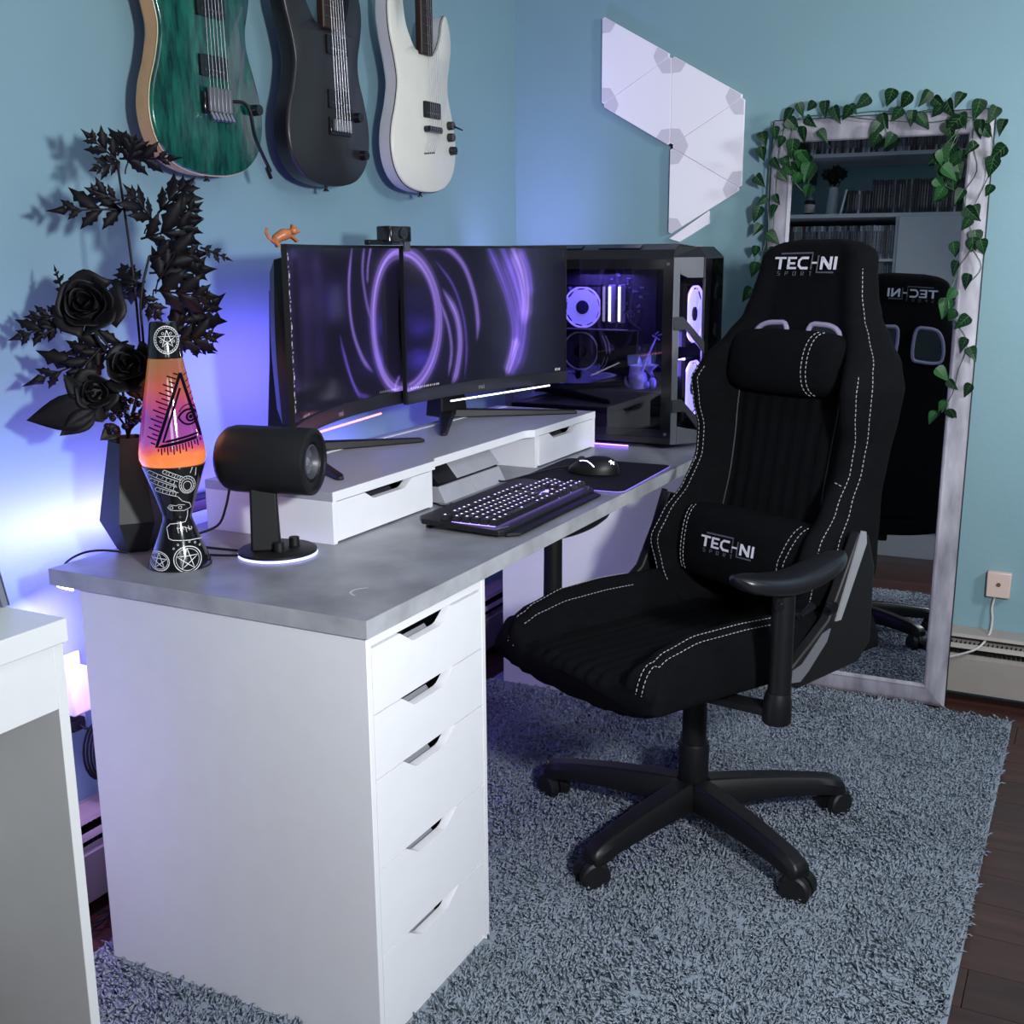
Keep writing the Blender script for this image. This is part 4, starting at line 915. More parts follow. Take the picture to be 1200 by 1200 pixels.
for a in ((120, 495, 112, 470, .05), (125, 500, 140, 520, .05), (150, 440, 175, 470, .03), (165, 470, 190, 440, .02), (140, 500, 118, 515, .06)): oval_leaf(t, PV(a[0], a[1], .04), PV(a[2], a[3], a[4]), .42, m=PETB)
def rebase(t, p):
    p = Vector(p)
    for c in t.children: c.location = c.location-p
    t.location = p
for o in list(COL.objects):
    if o.type == 'EMPTY' and o.name.split('.')[0] in ('leafy_stem', 'black_rose', 'black_berry_sprig'): rebase(o, mouth+Vector((0, 0, -.12)))
# ------------------------------------------------------------------ guitars on the wall
GOUT = [(0, 0), (.055, .004), (.105, .020), (.142, .056), (.157, .105), (.153, .155), (.137, .205), (.121, .25), (.120, .29), (.133, .335), (.141, .38), (.134, .42), (.116, .447), (.098, .43), (.085, .388), (.062, .352), (.034, .338),
        (-.034, .345), (-.062, .365), (-.088, .405), (-.101, .455), (-.120, .487), (-.142, .478), (-.156, .43), (-.151, .37), (-.131, .31), (-.121, .26), (-.133, .205), (-.152, .155), (-.158, .105), (-.144, .056), (-.107, .020), (-.055, .004)]
def smooth_closed(P, k=4):
    out = []; n = len(P)
    for i in range(n):
        p0, p1, p2, p3 = [Vector((*P[(i+j) % n], 0)) for j in (-1, 0, 1, 2)]
        for j in range(k):
            u = j/k; q = .5*((2*p1)+(p2-p0)*u+(2*p0-5*p1+4*p2-p3)*u*u+(3*p1-p0-3*p2+p3)*u**3); out.append((q.x, q.y))
    return out
STEELM = mat('guitar_strings', '77777c', .35, metal=1)
def guitar(label, cx, z0, sx, top, side, hardware, kind, hang=.052):
    t = thing('electric_guitar', label, 'guitar', (cx, YA-hang, z0)); th = .044
    out = [(a*sx, b) for a, b in smooth_closed(GOUT)]
    inner = lambda k: [(a*(1-k/ .158/sx), .105+(b-.105)*(1-k/.16)+0 if b < .3 else b-k*.6) for a, b in out]
    rings = []
    for k, d in ((.007, 0), (.001, -.003), (0, -.008), (0, -th+.008)): rings.append([(a, d, b) for a, b in inner(k)])
    obj('body', MB().loft(rings), side, t, angle=50)
    rings = [[(a, -th+.0079, b) for a, b in inner(0)], [(a, -th+.002, b) for a, b in inner(.001)], [(a, -th, b) for a, b in inner(.005)]]
    obj('top', MB().loft(rings), top, t, angle=60)
    if kind == 'white' or kind == 'green':
        obj('binding', MB().tube([(a, -th+.0075, b) for a, b in inner(-.0006)], .0013, 5, closed=True), mat('black_binding', (.01, .01, .01), .4) if kind == 'white' else mat('cream_binding', 'c9b08c', .4), t)
    obj('neck', MB().box(-.028, .028, -.056, -.036, .335, .80), mat('dark_rosewood', '2a1a14', .5, noise=.3, stretch=(8, 8, 1)), t, bevel=.004)
    obj('headstock', MB().prism([(-.03, .80), (.03, .80), (.045, .98), (.01, 1.0), (-.035, .96)], -.05, -.035, lambda a, b, d: (a, d, b)), side, t, bevel=.002)
    for k in range(6): obj('tuner', MB().cyl((-.034-.001*k, -.043, .83+k*.022), (-.055, -.043, .83+k*.022), .005, n=10), hardware, t)
    fret = MB()
    for k in range(18): fret.box(-.027, .027, -.0572, -.056, .36+k*.022, .3612+k*.022)
    obj('frets', fret, STEELM, t, kind='stuff')
    obj('strap_button', MB().lathe([(.004, 0), (.0035, .006), (.007, .009), (.007, .011), (0, .012)], 16, T=Matrix.Translation((.0, -.022, .0)) @ Matrix.Rotation(PI, 4, 'X')), hardware, t)
    bz = {'green': .136, 'black': .118, 'white': .157}[kind]; bxo = {'green': .012, 'black': .028, 'white': .028}[kind]
    sp_ = .0105
    # pickups
    for pz in ((.205, .315) if kind != 'black' else (.19, .305)):
        if kind == 'white' and pz > .3: continue
        pk = obj('pickup', MB().rbox(-.039+bxo, .039+bxo, 0, .040, 0, .006, .004, T=Matrix.Translation((0, -th-.0002, pz-.02)) @ Matrix.Rotation(math.radians(90), 4, 'X') @ Matrix.Scale(1, 4)), BLKG if kind != 'white' else BLKM, t)
        for k in range(6): obj('pole_piece', MB().cyl((bxo-.026+k*sp_, -th-.006, pz-.008), (bxo-.026+k*sp_, -th-.0072, pz-.008), .0022, n=8), STEELM, pk)
    if kind == 'green':
        br = obj('bridge', MB().box(bxo-.040, bxo+.040, -th-.012, -th-.001, bz-.022, bz+.020), BLKG, t, bevel=.003)
        for k in range(6):
            obj('saddle', MB().box(bxo-.033+k*.0112, bxo-.0235+k*.0112, -th-.020, -th-.0125, bz-.018, bz+.028), GMET, br, bevel=.002)
            obj('fine_tuner', MB().cyl((bxo-.028+k*.0112, -th-.016, bz-.020), (bxo-.028+k*.0112, -th-.024, bz-.034), .0042, n=12), CHROME, br)
        arm = MB(); arm.tube(smooth_path([(bxo+.040, -th-.012, bz+.008), (bxo+.058, -th-.026, bz+.006), (bxo+.066, -th-.034, bz-.012), (bxo+.078, -th-.034, bz-.06), (bxo+.120, -th-.034, bz-.122)]), .0036, 8)
        obj('tremolo_arm', arm, mat('dark_steel', '3c3c42', .3, metal=.9), t)
        obj('arm_tip', MB().cyl((bxo+.108, -th-.034, bz-.115), (bxo+.120, -th-.034, bz-.136), .0042, n=10), BLKG, t)
        kn = [(.132, .136)]
    elif kind == 'black':
        br = obj('bridge', MB().box(bxo-.040, bxo+.038, -th-.008, -th-.0005, bz-.006, bz+.032), BLKG, t, bevel=.001)
        for k in range(6): obj('saddle', MB().box(bxo-.033+k*.0112, bxo-.0235+k*.0112, -th-.016, -th-.0085, bz+.002, bz+.028), GMET, br, bevel=.001)
        kn = [(.100, .158), (.120, .075)]
    else:
        br = obj('bridge', MB().rbox(-.038+bxo, .038+bxo, 0, .016, 0, .012, .007, T=Matrix.Translation((0, -th-.0002, bz-.008)) @ Matrix.Rotation(math.radians(90), 4, 'X')), BLKG, t)
        for k in range(6):
            obj('saddle', MB().box(bxo-.031+k*sp_, bxo-.023+k*sp_, -th-.016, -th-.0125, bz-.004, bz+.006), DGREY, br)
            obj('string_ferrule', MB().cyl((bxo-.036+k*sp_*.85, -th-.0002, .096+.001*k), (bxo-.036+k*sp_*.85, -th-.002, .096+.001*k), .0024, n=12), BLKG, t)
        kn = [(.118, .175), (.118, .145), (.128, .112)]
    for kx, kz in kn:
        k_ = obj('control_knob', MB().cyl((kx*sx, -th, kz), (kx*sx, -th-.015, kz), .0115, .0105, n=20), BLKG, t)
    if kind == 'white': obj('switch_tip', MB().tube([(.118*sx, -th-.012, .175), (.150*sx, -th-.024, .165)], [.003, .0022], 8), BLKG, t)
    for k in range(6):
        e0 = (bxo-.036+k*sp_*.85, -th-.001, .098) if kind == 'white' else (bxo-.026+k*sp_, -th-.016, bz)
        s_ = MB(); s_.tube([e0, (bxo-.027+k*sp_, -th-.0165, bz+.004 if kind != 'white' else bz), (-.018+k*.0072, -.060, .80)], .0004, 4); obj('string', s_, STEELM, t)
    hk = MB(); hk.tube(smooth_path([(0, hang-.003, .84), (0, -.02, .84)]), .006, 8)
    hg = thing('guitar_hanger', {'green': 'black wall hook holding the green guitar', 'black': 'black wall hook holding the black guitar', 'white': 'black wall hook holding the white guitar'}[kind], 'hook', (cx, YA, z0+.81))
    obj('plate', MB().box(-.03, .03, -.012, -.001, -.03, .03), BLKM, hg, bevel=.003)
    obj('yoke', MB().tube(smooth_path([(-.044, -.12, -.002), (-.042, -.06, -.022), (0, -.015, -.022+.0), (.042, -.06, -.022), (.044, -.12, -.002)]), .005, 8), BLKM, hg)
    return t
GTOP = mat('green_burst_wood', '17604f', .22, noise=.45, nscale=14, stretch=(6, 1, 1.3), detail=6, coat=.5, col2='06282a')
guitar('green burst electric guitar with cream edge and tremolo arm, left of three on the wall', .527, 1.402, 1.0, GTOP, mat('natural_maple_side', 'b98f66', .4, noise=.1, coat=.3), BLKG, 'green')
guitar('matte black electric guitar hanging between the green and the white one', .925, 1.400, .98, mat('satin_black_top', '232326', .35, noise=.06), mat('satin_black_side', '121216', .35), BLKG, 'black')
guitar('white electric guitar with black hardware, right of three on the wall', 1.335, 1.404, .99, mat('ivory_guitar_top', 'dad7cd', .35, noise=.02, coat=.2), mat('ivory_guitar_side', 'c2bfc4', .4, noise=.03), BLKG, 'white')

# ------------------------------------------------------------------ triangular light panels on wall_right
y0_, z0_, S_ = .275, 1.549, .253; H_ = S_*.866
pts = {'A': (y0_, z0_), 'B': (y0_-H_, z0_-S_/2), 'C': (y0_, z0_-S_), 'D': (y0_-H_, z0_+S_/2), 'E': (y0_, z0_+S_), 'F': (y0_+H_, z0_+S_/2), 'G': (y0_+H_, z0_+1.5*S_), 'H': (y0_, z0_+2*S_)}
lp = thing('wall_light_panels', 'cluster of white triangular light panels mounted on the wall above the computer', 'light panel', (XB, y0_, z0_))
PANM = mat('white_light_panel', 'e2dde8', .35, emit=(.8, .76, .95), estr=.10); PANC = mat('frosted_panel_corner', 'cdc7d6', .35)
for tri in ('ABC', 'ABD', 'ADE', 'AEF', 'EFG'):
    P3 = [np.array(pts[q]) for q in tri]; cen = sum(P3)/3
    poly = []
    for i in range(3):
        p, a, b = P3[i], P3[(i+1) % 3], P3[(i-1) % 3]; pi = p+(cen-p)*.008
        poly += [pi+(b-p)*.035, pi+(a-p)*.035]
    poly = [(q[0]-y0_, q[1]-z0_) for q in poly]
    fr_ = lambda a, b, d: (-d, a, b)
    pn = obj('panel', MB().prism(poly, .006, .015, fr_), PANM, lp, bevel=.001)
    for i in range(3):
        p, a, b = P3[i], P3[(i+1) % 3], P3[(i-1) % 3]; pi = p+(cen-p)*.02
        q = [pi+(a-p)*.04, pi+(a-p)*.19, p+((a-p)+(b-p))*.128, pi+(b-p)*.19, pi+(b-p)*.04]
        obj('corner_diffuser', MB().prism([(v[0]-y0_, v[1]-z0_) for v in q], .0151, .0155, fr_), PANC, pn)
obj('backing', MB().prism([(0, .0), (0, -S_+.02), (-H_+.02, -S_/2), (-H_+.02, S_/2), (0, S_-.01), (H_-.02, S_*1.5-.04), (H_-.02, S_/2+.02)], .0005, .006, fr_), BLKM, lp)
cl = obj('pale_rhomb_piece', MB().prism([(-.003, -.262), (-.122, -.185), (-.124, -.221), (-.035, -.272)], .0005, .012, fr_, ), PANM); cl.location = (XB, y0_, z0_)  # small pale rhomb plate below the lowest panel
tag(cl, 'small pale rhomb piece under the lowest light panel', 'light panel')

# ------------------------------------------------------------------ leaning mirror
th_, k_ = .02, .068
n_ = Vector((-math.cos(th_), -math.sin(th_), k_)).normalized(); u_ = Vector((math.sin(th_), -math.cos(th_), 0)); v_ = n_.cross(u_)
O_ = Vector((1.885, -.30, .004))
TM = Matrix(((u_.x, v_.x, n_.x, O_.x), (u_.y, v_.y, n_.y, O_.y), (u_.z, v_.z, n_.z, O_.z), (0, 0, 0, 1)))
mi = thing('floor_mirror', 'tall mirror in a weathered whitewashed frame leaning on the wall', 'mirror'); mi.matrix_world = TM
A0, A1, B0, B1, FW = -.262, .308, 0, 1.600, .060
WASH = mat('whitewashed_wood', 'a6a3ad', .5, noise=.0, nscale=7, col2='64616c', stretch=(3, .8, 3), detail=9, bump=.1, bscale=80)
GLASS = mat('mirror_glass', (.62, .64, .66), .008, metal=1)
prof = [(0, -.020), (0, -.006), (.006, 0), (.016, .003), (.045, .001), (.052, .004), (.057, .002), (.060, -.006), (.060, -.020)]
def rail(p0, p1, inward):   # mitred rail along p0->p1 in local a,b ; profile measured inward
    p0, p1, inw = Vector((*p0, 0)), Vector((*p1, 0)), Vector((*inward, 0)); t = (p1-p0).normalized()
    r0 = [tuple(p0+inw*s+t*s+Vector((0, 0, d))) for s, d in prof]; r1 = [tuple(p1+inw*s-t*s+Vector((0, 0, d))) for s, d in prof]
    return MB().loft([r0, r1])
for p0, p1, i_ in (((A0, B0), (A0, B1), (1, 0)), ((A1, B1), (A1, B0), (-1, 0)), ((A0, B1), (A1, B1), (0, -1)), ((A1, B0), (A0, B0), (0, 1))):
    obj('frame_rail', rail(p0, p1, i_), WASH, mi)
sb = MB(); sb.box(A0-.002, A0, B0, B1, -.022, -.005).box(A1, A1+.002, B0, B1, -.022, -.005).box(A0, A1, B1, B1+.002, -.022, -.005); obj('dark_edge', sb, BLK, mi)
obj('mirror_glass', MB().box(A0+.05, A1-.05, B0+.05, B1-.05, -.008, -.006), GLASS, mi, smooth=False)
obj('backing_board', MB().box(A0+.01, A1-.01, B0+.01, B1-.01, -.021, -.0085), BLKM, mi)

# ------------------------------------------------------------------ ivy
IVY = mat('variegated_ivy_leaf', '133a1f', .45, nscale=60, col2='05140a', spec=.25, detail=3)
IVYL = mat('pale_ivy_vein', '3f6a3c', .45); IVYB = mat('bright_ivy_leaf', '235a2a', .45, nscale=70, col2='0c2a14', spec=.3); VINE = mat('ivy_stem', '2d4a30', .5)
TMi = TM.inverted(); Rn = np.array(n_); Po = np.array(O_)
def mirror_local(x, y, c):
    p = Vector(at_plane(x, y, Po+Rn*c, Rn)); return TMi @ p
def ivy_mesh(m_, seed):
    r_ = random.Random(seed); mb = MB()
    half = [(0, -.02), (.16, -.10), (.30, -.06), (.38, .08), (.36, .26), (.27, .46), (.15, .70), (.05, .90), (0, 1.0)]
    for sg in (-1, 1):
        P = [(sg*a, b, abs(a)*.35-.18*b*b) for a, b in half]; c = [(0, b, -.18*b*b) for a, b in half]
        vs_ = P+c; k = len(half)
        mb.add(vs_, [((i, i+1, k+i+1, k+i) if sg < 0 else (i, k+i, k+i+1, i+1)) for i in range(k-1)])
    return mb
ivm = [ivy_mesh(None, i) for i in range(2)]
vein = MB(); vein.tube([(0, -.15, .02), (0, 0, .012), (0, .45, -.02), (0, .92, -.135)], [.012, .02, .016, .006], 5)
for sg in (-1, 1):
    for b_, l_ in ((.05, .26), (.22, .24), (.42, .16)): vein.tube([(0, b_, .01-.18*b_*b_), (sg*l_, b_+.16, l_*.35-.18*(b_+.16)**2+.012)], [.010, .004], 4)
protos = {}
def ivy_leaf(parent, x, y, size=.055, bright=False, c=None):
    key = bright
    p = mirror_local(x, y, c if c is not None else rnd.uniform(.008, .030))
    if key not in protos:
        o = obj('leaf', ivm[0], IVYB if bright else IVY, parent, angle=60); v = obj('vein', vein, IVYL, o); protos[key] = o
    else:
        o = copy_tree(protos[key], parent)
    s = size*rnd.uniform(.75, 1.05); rot = Matrix.Rotation(PI+rnd.uniform(-.9, .9), 4, 'Z') @ Matrix.Rotation(rnd.uniform(-.5, .35), 4, 'X') @ Matrix.Rotation(rnd.uniform(-.6, .6), 4, 'Y')
    o.matrix_local = Matrix.Translation(p) @ rot @ Matrix.Scale(s, 4) @ Matrix.Translation((0, -.45, 0)); return o
def garland(label, paths, leaves):
    t = thing('ivy_garland', label, 'ivy'); t.matrix_world = TM
    for pth in paths:
        P = [mirror_local(850+a/3, 100+b/3, .010+.006*math.sin(i*1.7)) for i, (a, b) in enumerate(pth)]
        obj('vine', MB().tube(smooth_path(P, 4), .0013, 5), VINE, t)
    for q in leaves: ivy_leaf(t, 850+q[0]/3, 100+q[1]/3, q[2] if len(q) > 2 else .050, (len(q) > 3))
    return t
garland('green ivy garland down the left side and corner of the mirror', [[(430, 110), (330, 105), (250, 120), (190, 170), (160, 260), (150, 400), (150, 520), (120, 620), (95, 740)], [(215, 120), (190, 240), (175, 420), (165, 560)], [(240, 130), (225, 230), (240, 330), (280, 380)]],
        [(265, 88), (218, 112), (350, 85), (300, 75, .035), (175, 170, .045), (135, 192, .045), (275, 175), (240, 140, .045), (235, 225), (130, 243), (180, 280), (345, 180), (262, 262, .055, 1), (282, 258, .05, 1), (228, 300, .05, 1), (285, 305, .06, 1), (250, 330, .045, 1), (205, 322, .04), (285, 370, .04, 1),
         (122, 338, .045), (182, 403, .04), (128, 408, .04), (168, 445, .045), (110, 455, .05), (110, 508, .045), (170, 538, .045), (105, 585, .045), (165, 592, .04), (100, 650, .05), (75, 738, .045), (195, 200, .04), (215, 275, .04), (240, 300, .045), (300, 130, .045)])
garland('green ivy garland along the top of the mirror', [[(380, 110), (480, 95), (560, 90), (640, 100), (740, 85), (850, 110), (930, 130)], [(540, 90), (560, 140), (575, 200)], [(430, 110), (520, 120), (700, 130), (800, 120)]],
        [(425, 100), (390, 105, .045), (480, 62), (578, 45), (632, 57), (700, 48), (755, 65), (820, 52), (655, 115), (700, 130), (560, 128), (525, 160), (575, 195), (525, 195, .045), (600, 105, .04), (740, 95, .045), (790, 85, .05), (450, 85, .04)])
garland('green ivy garland hanging over the right side of the mirror', [[(880, 110), (870, 200), (885, 300), (840, 380), (850, 460), (870, 560), (820, 640), (790, 720), (790, 800), (850, 900), (820, 1000), (800, 1080), (760, 1150)], [(830, 140), (790, 230), (780, 320), (760, 370)], [(920, 120), (940, 200), (930, 300), (900, 372), (860, 450)], [(860, 560), (900, 640), (850, 700)], [(860, 120), (800, 180), (740, 260), (760, 340), (830, 380)]],
        [(885, 88, .06), (940, 105, .055), (970, 148, .05), (895, 155, .06), (920, 165, .05), (800, 140, .06), (835, 125, .05), (790, 165, .05), (860, 225, .05), (955, 240), (935, 288), (780, 240), (765, 262, .05, 1), (800, 270, .05, 1), (730, 262, .045), (790, 310, .05, 1), (820, 300, .05), (760, 300, .045), (755, 350, .05, 1), (750, 385, .045, 1), (800, 340, .045), (820, 392, .045), (830, 250, .04),
         (925, 372, .045), (870, 455, .055), (885, 440, .04), (845, 490, .04), (880, 545, .06), (905, 570, .05), (870, 565, .045), (805, 578, .045), (805, 645, .045), (848, 692, .045), (790, 740, .045, 1), (770, 785, .05, 1), (795, 810, .045, 1), (830, 835, .045), (835, 915, .05), (870, 945, .045), (765, 1018, .045, 1), (800, 1055, .04), (850, 1075, .04), (760, 1130, .04, 1), (725, 1170, .045, 1), (800, 1160, .045)])

# ------------------------------------------------------------------ left white desk
ld = thing('white_side_desk', 'white desk cut off by the left edge of the photo', 'desk', (-.204, .377, 0))
WARMW = mat('white_desk_paint', 'dcdedf', .4, noise=.015, bump=.02)
obj('top', MB().box(-1.15, 0, 0, .385, .705, .740), WARMW, ld, bevel=.0015)
obj('front_apron', MB().box(-1.13, -.019, .012, .030, .605, .7045), WARMW, ld, bevel=.001)
obj('side_panel', MB().box(-.019, -.001, .012, .372, 0, .7045), WARMW, ld, bevel=.001)
obj('side_panel', MB().box(-1.149, -1.131, .012, .372, 0, .7045), WARMW, ld, bevel=.001)
obj('back_panel', MB().box(-1.13, -.0195, .350, .366, .25, .7045), WARMW, ld, bevel=.001)
gb = thing('grey_board', 'grey edge of a board standing on the left desk against the wall', 'board', (-.20, .50, .741)); obj('sheet', MB().prism([(-.012, 0), (-.002, 0), (-.040, .20), (-.052, .20)], 0, .24, lambda a, b, d: (a, d, b)), mat('grey_board', '6f7480', .5), gb, bevel=.001); obj('edge_trim', MB().prism([(-.0019, 0), (.0005, 0), (-.0375, .20), (-.0399, .20)], 0, .24, lambda a, b, d: (a, d, b)), mat('dark_grey_edge', '3c4452', .5), gb)

# clutter between the furniture, on wall_left
ad = thing('power_adapter', 'white power adapter plugged into the wall behind the desk', 'adapter', (.118, YA, .45)); obj('body', MB().box(-.022, .022, -.055, -.010, -.045, .045), WHITE, ad, bevel=.004); obj('wall_plate', MB().box(-.045, .045, -.008, -.001, -.085, .06), WHITE, ad, bevel=.003); obj('plug', MB().box(-.016, .016, -.040, -.010, -.082, -.058), BLK, ad, bevel=.003)
cb = MB()
for k in range(4): cb.tube([(.165+.003*k+.040*math.cos(a*.3), YA-.035-.006*k, .31+.060*math.sin(a*.3)) for a in range(22)], .0026, 6)
cb.tube(smooth_path([(.118, YA-.04, .38), (.13, YA-.05, .37), (.17, YA-.04, .37)]), .0026, 6); cb.tube(smooth_path([(.17, YA-.04, .25), (.19, YA-.075, .15), (.185, YA-.08, .05), (.12, YA-.09, .004)]), .0026, 6)
tag(obj('coiled_cable', cb, BLK), 'coiled black cable hanging on the wall between the two desks', 'cable')
ps = thing('power_strip', 'dark power strip behind the desk back edge, lit violet', 'power strip', (.56, YA, .735)); obj('body', MB().box(-.16, .16, -.045, -.001, -.012, .014), BLK, ps, bevel=.003); obj('end_cap', MB().box(-.17, -.16, -.043, -.003, -.011, .013), DGREY, ps, bevel=.002)
tag(obj('desk_light_strip', MB().tube([(.03, .655, .694), (1.86, .655, .694)], .003, 6), LEDV), 'glowing violet light strip along the back underside of the desktop', 'light strip')
tag(obj('desk_light_strip_end', MB().tube([(.012, .645, .696), (.004, .612, .6975), (.003, .60, .6975)], .0025, 6), mat('bright_violet_led', (.8, .8, 1), .5, emit=(.7, .6, 1), estr=18)), 'bright short light strip end under the back left desktop corner', 'light strip')
tag(obj('riser_light_strip', MB().tube([(.47, .778, .722), (.9, .778, .722), (1.55, .778, .722)], .004, 6), mat('pale_violet_led', (.7, .6, 1), .5, emit=(.6, .45, 1), estr=9)), 'glowing violet light strip behind the monitor riser', 'light strip')
cb = MB()
for k in range(3): cb.tube(smooth_path([(1.42+.05*k, YA-.08, .70), (1.44+.04*k, YA-.1, .50), (1.50-.03*k, YA-.09, .30), (1.46, YA-.1, .02)]), .003, 6)
tag(obj('hanging_cables', cb, BLK), 'black cables hanging behind the desk in the violet glow', 'cable')
cb = MB()
for k in range(5): cb.tube(smooth_path([(-.02+.05*k, YA-.08, .006+.003*k), (.04+.04*k, YA-.12, .02+.004*k), (.12+.03*k, YA-.09, .012), (.22, YA-.07, .03)]), .003, 6)
tag(obj('floor_cables', cb, BLK), 'tangled black cables on the floor below the wall heater at left', 'cable')

# ------------------------------------------------------------------ bookcase seen in the mirror
BXF = -1.65
GW = mat('grey_white_shelf_paint', 'b9bcc4', .5, noise=.02)
bk = thing('bookcase', 'pale bookcase with shelves and a plain door, seen in the mirror', 'bookcase', (BXF, 0, 0))
def BB(y0, y1, z0, z1, x0=-.30, x1=0): return MB().box(x0, x1, y0, y1, z0, z1)
obj('plinth', BB(-.75, .76, 0, .14, -.29, 0), GW, bk, bevel=.001)
for z in (.14, .56, 1.12, 1.545, 1.935): obj('shelf', BB(-.73, .74, z, z+.022), GW, bk, bevel=.001)
for y in (-.75, .045, .74): obj('upright', BB(y, y+.02, .14, 1.957, -.298, -.001), GW, bk, bevel=.001)
obj('shelf', BB(.0655, .7395, 1.685, 1.70, -.29, -.004), GW, bk)
dd = obj('door', BB(-.729, .044, 1.145, 1.933, -.001, .016), GW, bk, bevel=.001); obj('door_handle', MB().box(.0165, .03, -.005, .005, 1.25, 1.33), DGREY, dd)
dd = obj('door', BB(-.729, .739, .163, 1.118, -.001, .016), mat('black_lacquer_door', '0d0d10', .3), bk, bevel=.001); obj('door_handle', MB().box(.0165, .03, -.005, .005, .8, .9), DGREY, dd)
obj('back_sheet', BB(-.73, .74, .163, 1.935, -.297, -.293), mat('dark_shelf_back', '24272c', .7), bk)
CASES = [mat('media_case_%s' % n_, c_, .3, noise=.5, nscale=70, randv=.6) for n_, c_ in (('grey', '6c6e74'), ('dark', '1d1e24'), ('red', '5a2626'), ('pale', '8f9298'), ('blue', '2c3646'))]
protoc = []
for m_ in CASES:
    c = obj('media_case', MB().box(-.068, .068, -.0068, .0068, 0, .19), m_, bevel=.001, bseg=1); l = obj('spine_label', MB().box(.0681, .0687, -.0045, .0045, .03, .16), mat('spine_label_print', '6e6b70', .5, nscale=90, randv=.9, col2='26262c'), c); protoc.append(c)
used = set()
def cases(y0, y1, z, label, group, weights, x=BXF-.075, hs=(.96, 1.0)):
    y = y0; i = 0
    while y < y1:
        k = rnd.choices(range(5), weights)[0]
        if k not in used: o = protoc[k]; used.add(k)
        else: o = copy_tree(protoc[k])
        o.location = (x+rnd.uniform(-.006, .002), y, z+.0005); o.scale = (1, 1, rnd.uniform(*hs)); tag(o, ('grey', 'dark', 'dull red', 'pale', 'slate blue')[k]+' '+label, 'media case', group); y += .0148
cases(-.70, .21, 1.957, 'spined media case in the row on top of the bookcase', 'media cases on top of the bookcase', (1, 9, .6, 1.5, 1))
cases(.20+.02, .345, 1.957, 'short media case at the row end beside the white booklet', 'short media cases on top of the bookcase', (1, 9, .2, .3, 1), hs=(.66, .7))
cases(.075, .735, 1.70, 'spined media case on the upper open shelf of the bookcase', 'media cases on the upper open shelf', (6, 1.5, .6, 5, 1.5), hs=(.98, 1.0))
cases(.075, .735, 1.567, 'media case lying half hidden on the lower open shelf of the bookcase', 'media cases on the lower open shelf', (5, 4, .6, 2, 1), hs=(.58, .6))
for o in protoc:
    if o not in [protoc[k] for k in used]: bpy.data.objects.remove(o.children[0], do_unlink=True); bpy.data.objects.remove(o, do_unlink=True)
wsf = thing('wall_shelf', 'pale wall shelf of media cases above the bookcase', 'shelf', (XO, 0, 2.30)); obj('board', MB().box(.001, .30, -.75, .76, 0, .022), GW, wsf, bevel=.001); obj('bracket', MB().box(.001, .20, -.60, -.58, -.10, -.0005), DGREY, wsf); obj('bracket', MB().box(.001, .20, .60, .62, -.10, -.0005), DGREY, wsf)
used |= {0, 1, 2, 3, 4}
cases(-.70, .70, 2.3225, 'media case in the row on the wall shelf above the bookcase', 'media cases on the wall shelf', (2, 5, .5, 4, 1), x=XO+.225, hs=(.9, 1.0)) if len(protoc) == 5 else None
wv = thing('white_vase', 'slim white vase with black blooms on top of the bookcase', 'vase', (BXF-.12, .445, 1.9575)); obj('body', MB().lathe([(.035, 0), (.038, .004), (.036, .06), (.026, .16), (.028, .17), (.024, .17), (.022, .1)], 32, cap=False), mat('white_ceramic', 'b9bcc2', .4), wv)
bb_ = thing('black_bouquet', 'black artificial blooms standing in the slim white vase', 'artificial plant', (BXF-.12, .445, 2.10))
obj('stem', MB().tube([(0, 0, -.1), (0, 0, .06)], .003, 6).tube([(0, 0, -.02), (0, .04, .09)], .002, 6).tube([(0, 0, -.02), (0, -.045, .09)], .002, 6), LEAFB, bb_)
for c in ((0, 0, .07), (.01, .04, .10), (.01, -.045, .10), (.0, -.01, .125)):
    for k in range(7):
        a = 2*PI*k/7; oval_leaf(bb_, (c[0], c[1], c[2]), (c[0]+.02, c[1]+.035*math.cos(a), c[2]+.035*math.sin(a)), .5, Vector((1, 0, 0)))
jr = thing('glass_jar', 'small dark jar with a pale label on top of the bookcase', 'jar', (BXF-.10, .575, 1.9575)); obj('body', MB().lathe([(.03, 0), (.032, .003), (.032, .085), (.026, .095)], 28), BLKG, jr); obj('label_band', MB().lathe([(.0325, .02), (.0325, .07)], 28, cap=False), mat('pale_jar_label', 'a8a59c', .6, noise=.3, nscale=80), jr); obj('lid', MB().lathe([(.027, .0955), (.027, .11), (.024, .113)], 28), GMET, jr)
bo = thing('white_leaning_booklet', 'white booklet leaning against the short media cases', 'book', (BXF-.06, .375, 1.9575)); obj('cover', MB().prism([(0, 0), (.004, 0), (-.022, .14), (-.026, .14)], -.05, .05, lambda a, b, d: (d, a, b)), WHITE, bo); obj('page_block', MB().prism([(.0045, 0), (.010, 0), (-.0165, .138), (-.0215, .138)], -.048, .048, lambda a, b, d: (d, a, b)), GW, bo)
# ------------------------------------------------------------------ gaming chair
CHX, CHY, CHA = .937, -.196, 2.707
ch = thing('gaming_chair', 'large black fabric gaming chair with white stitching on the shaggy rug', 'chair', (CHX, CHY, 0), CHA)
def sstep(a, b, x): t = max(0, min(1, (x-a)/(b-a))); return t*t*(3-2*t)
def interp(tab, x):
    if x <= tab[0][0]: return tab[0][1]
    for (a, va), (b, vb) in zip(tab[:-1], tab[1:]):
        if x <= b: t = (x-a)/(b-a); t = t*t*(3-2*t)*.5+t*.5; return va+(vb-va)*t
    return tab[-1][1]
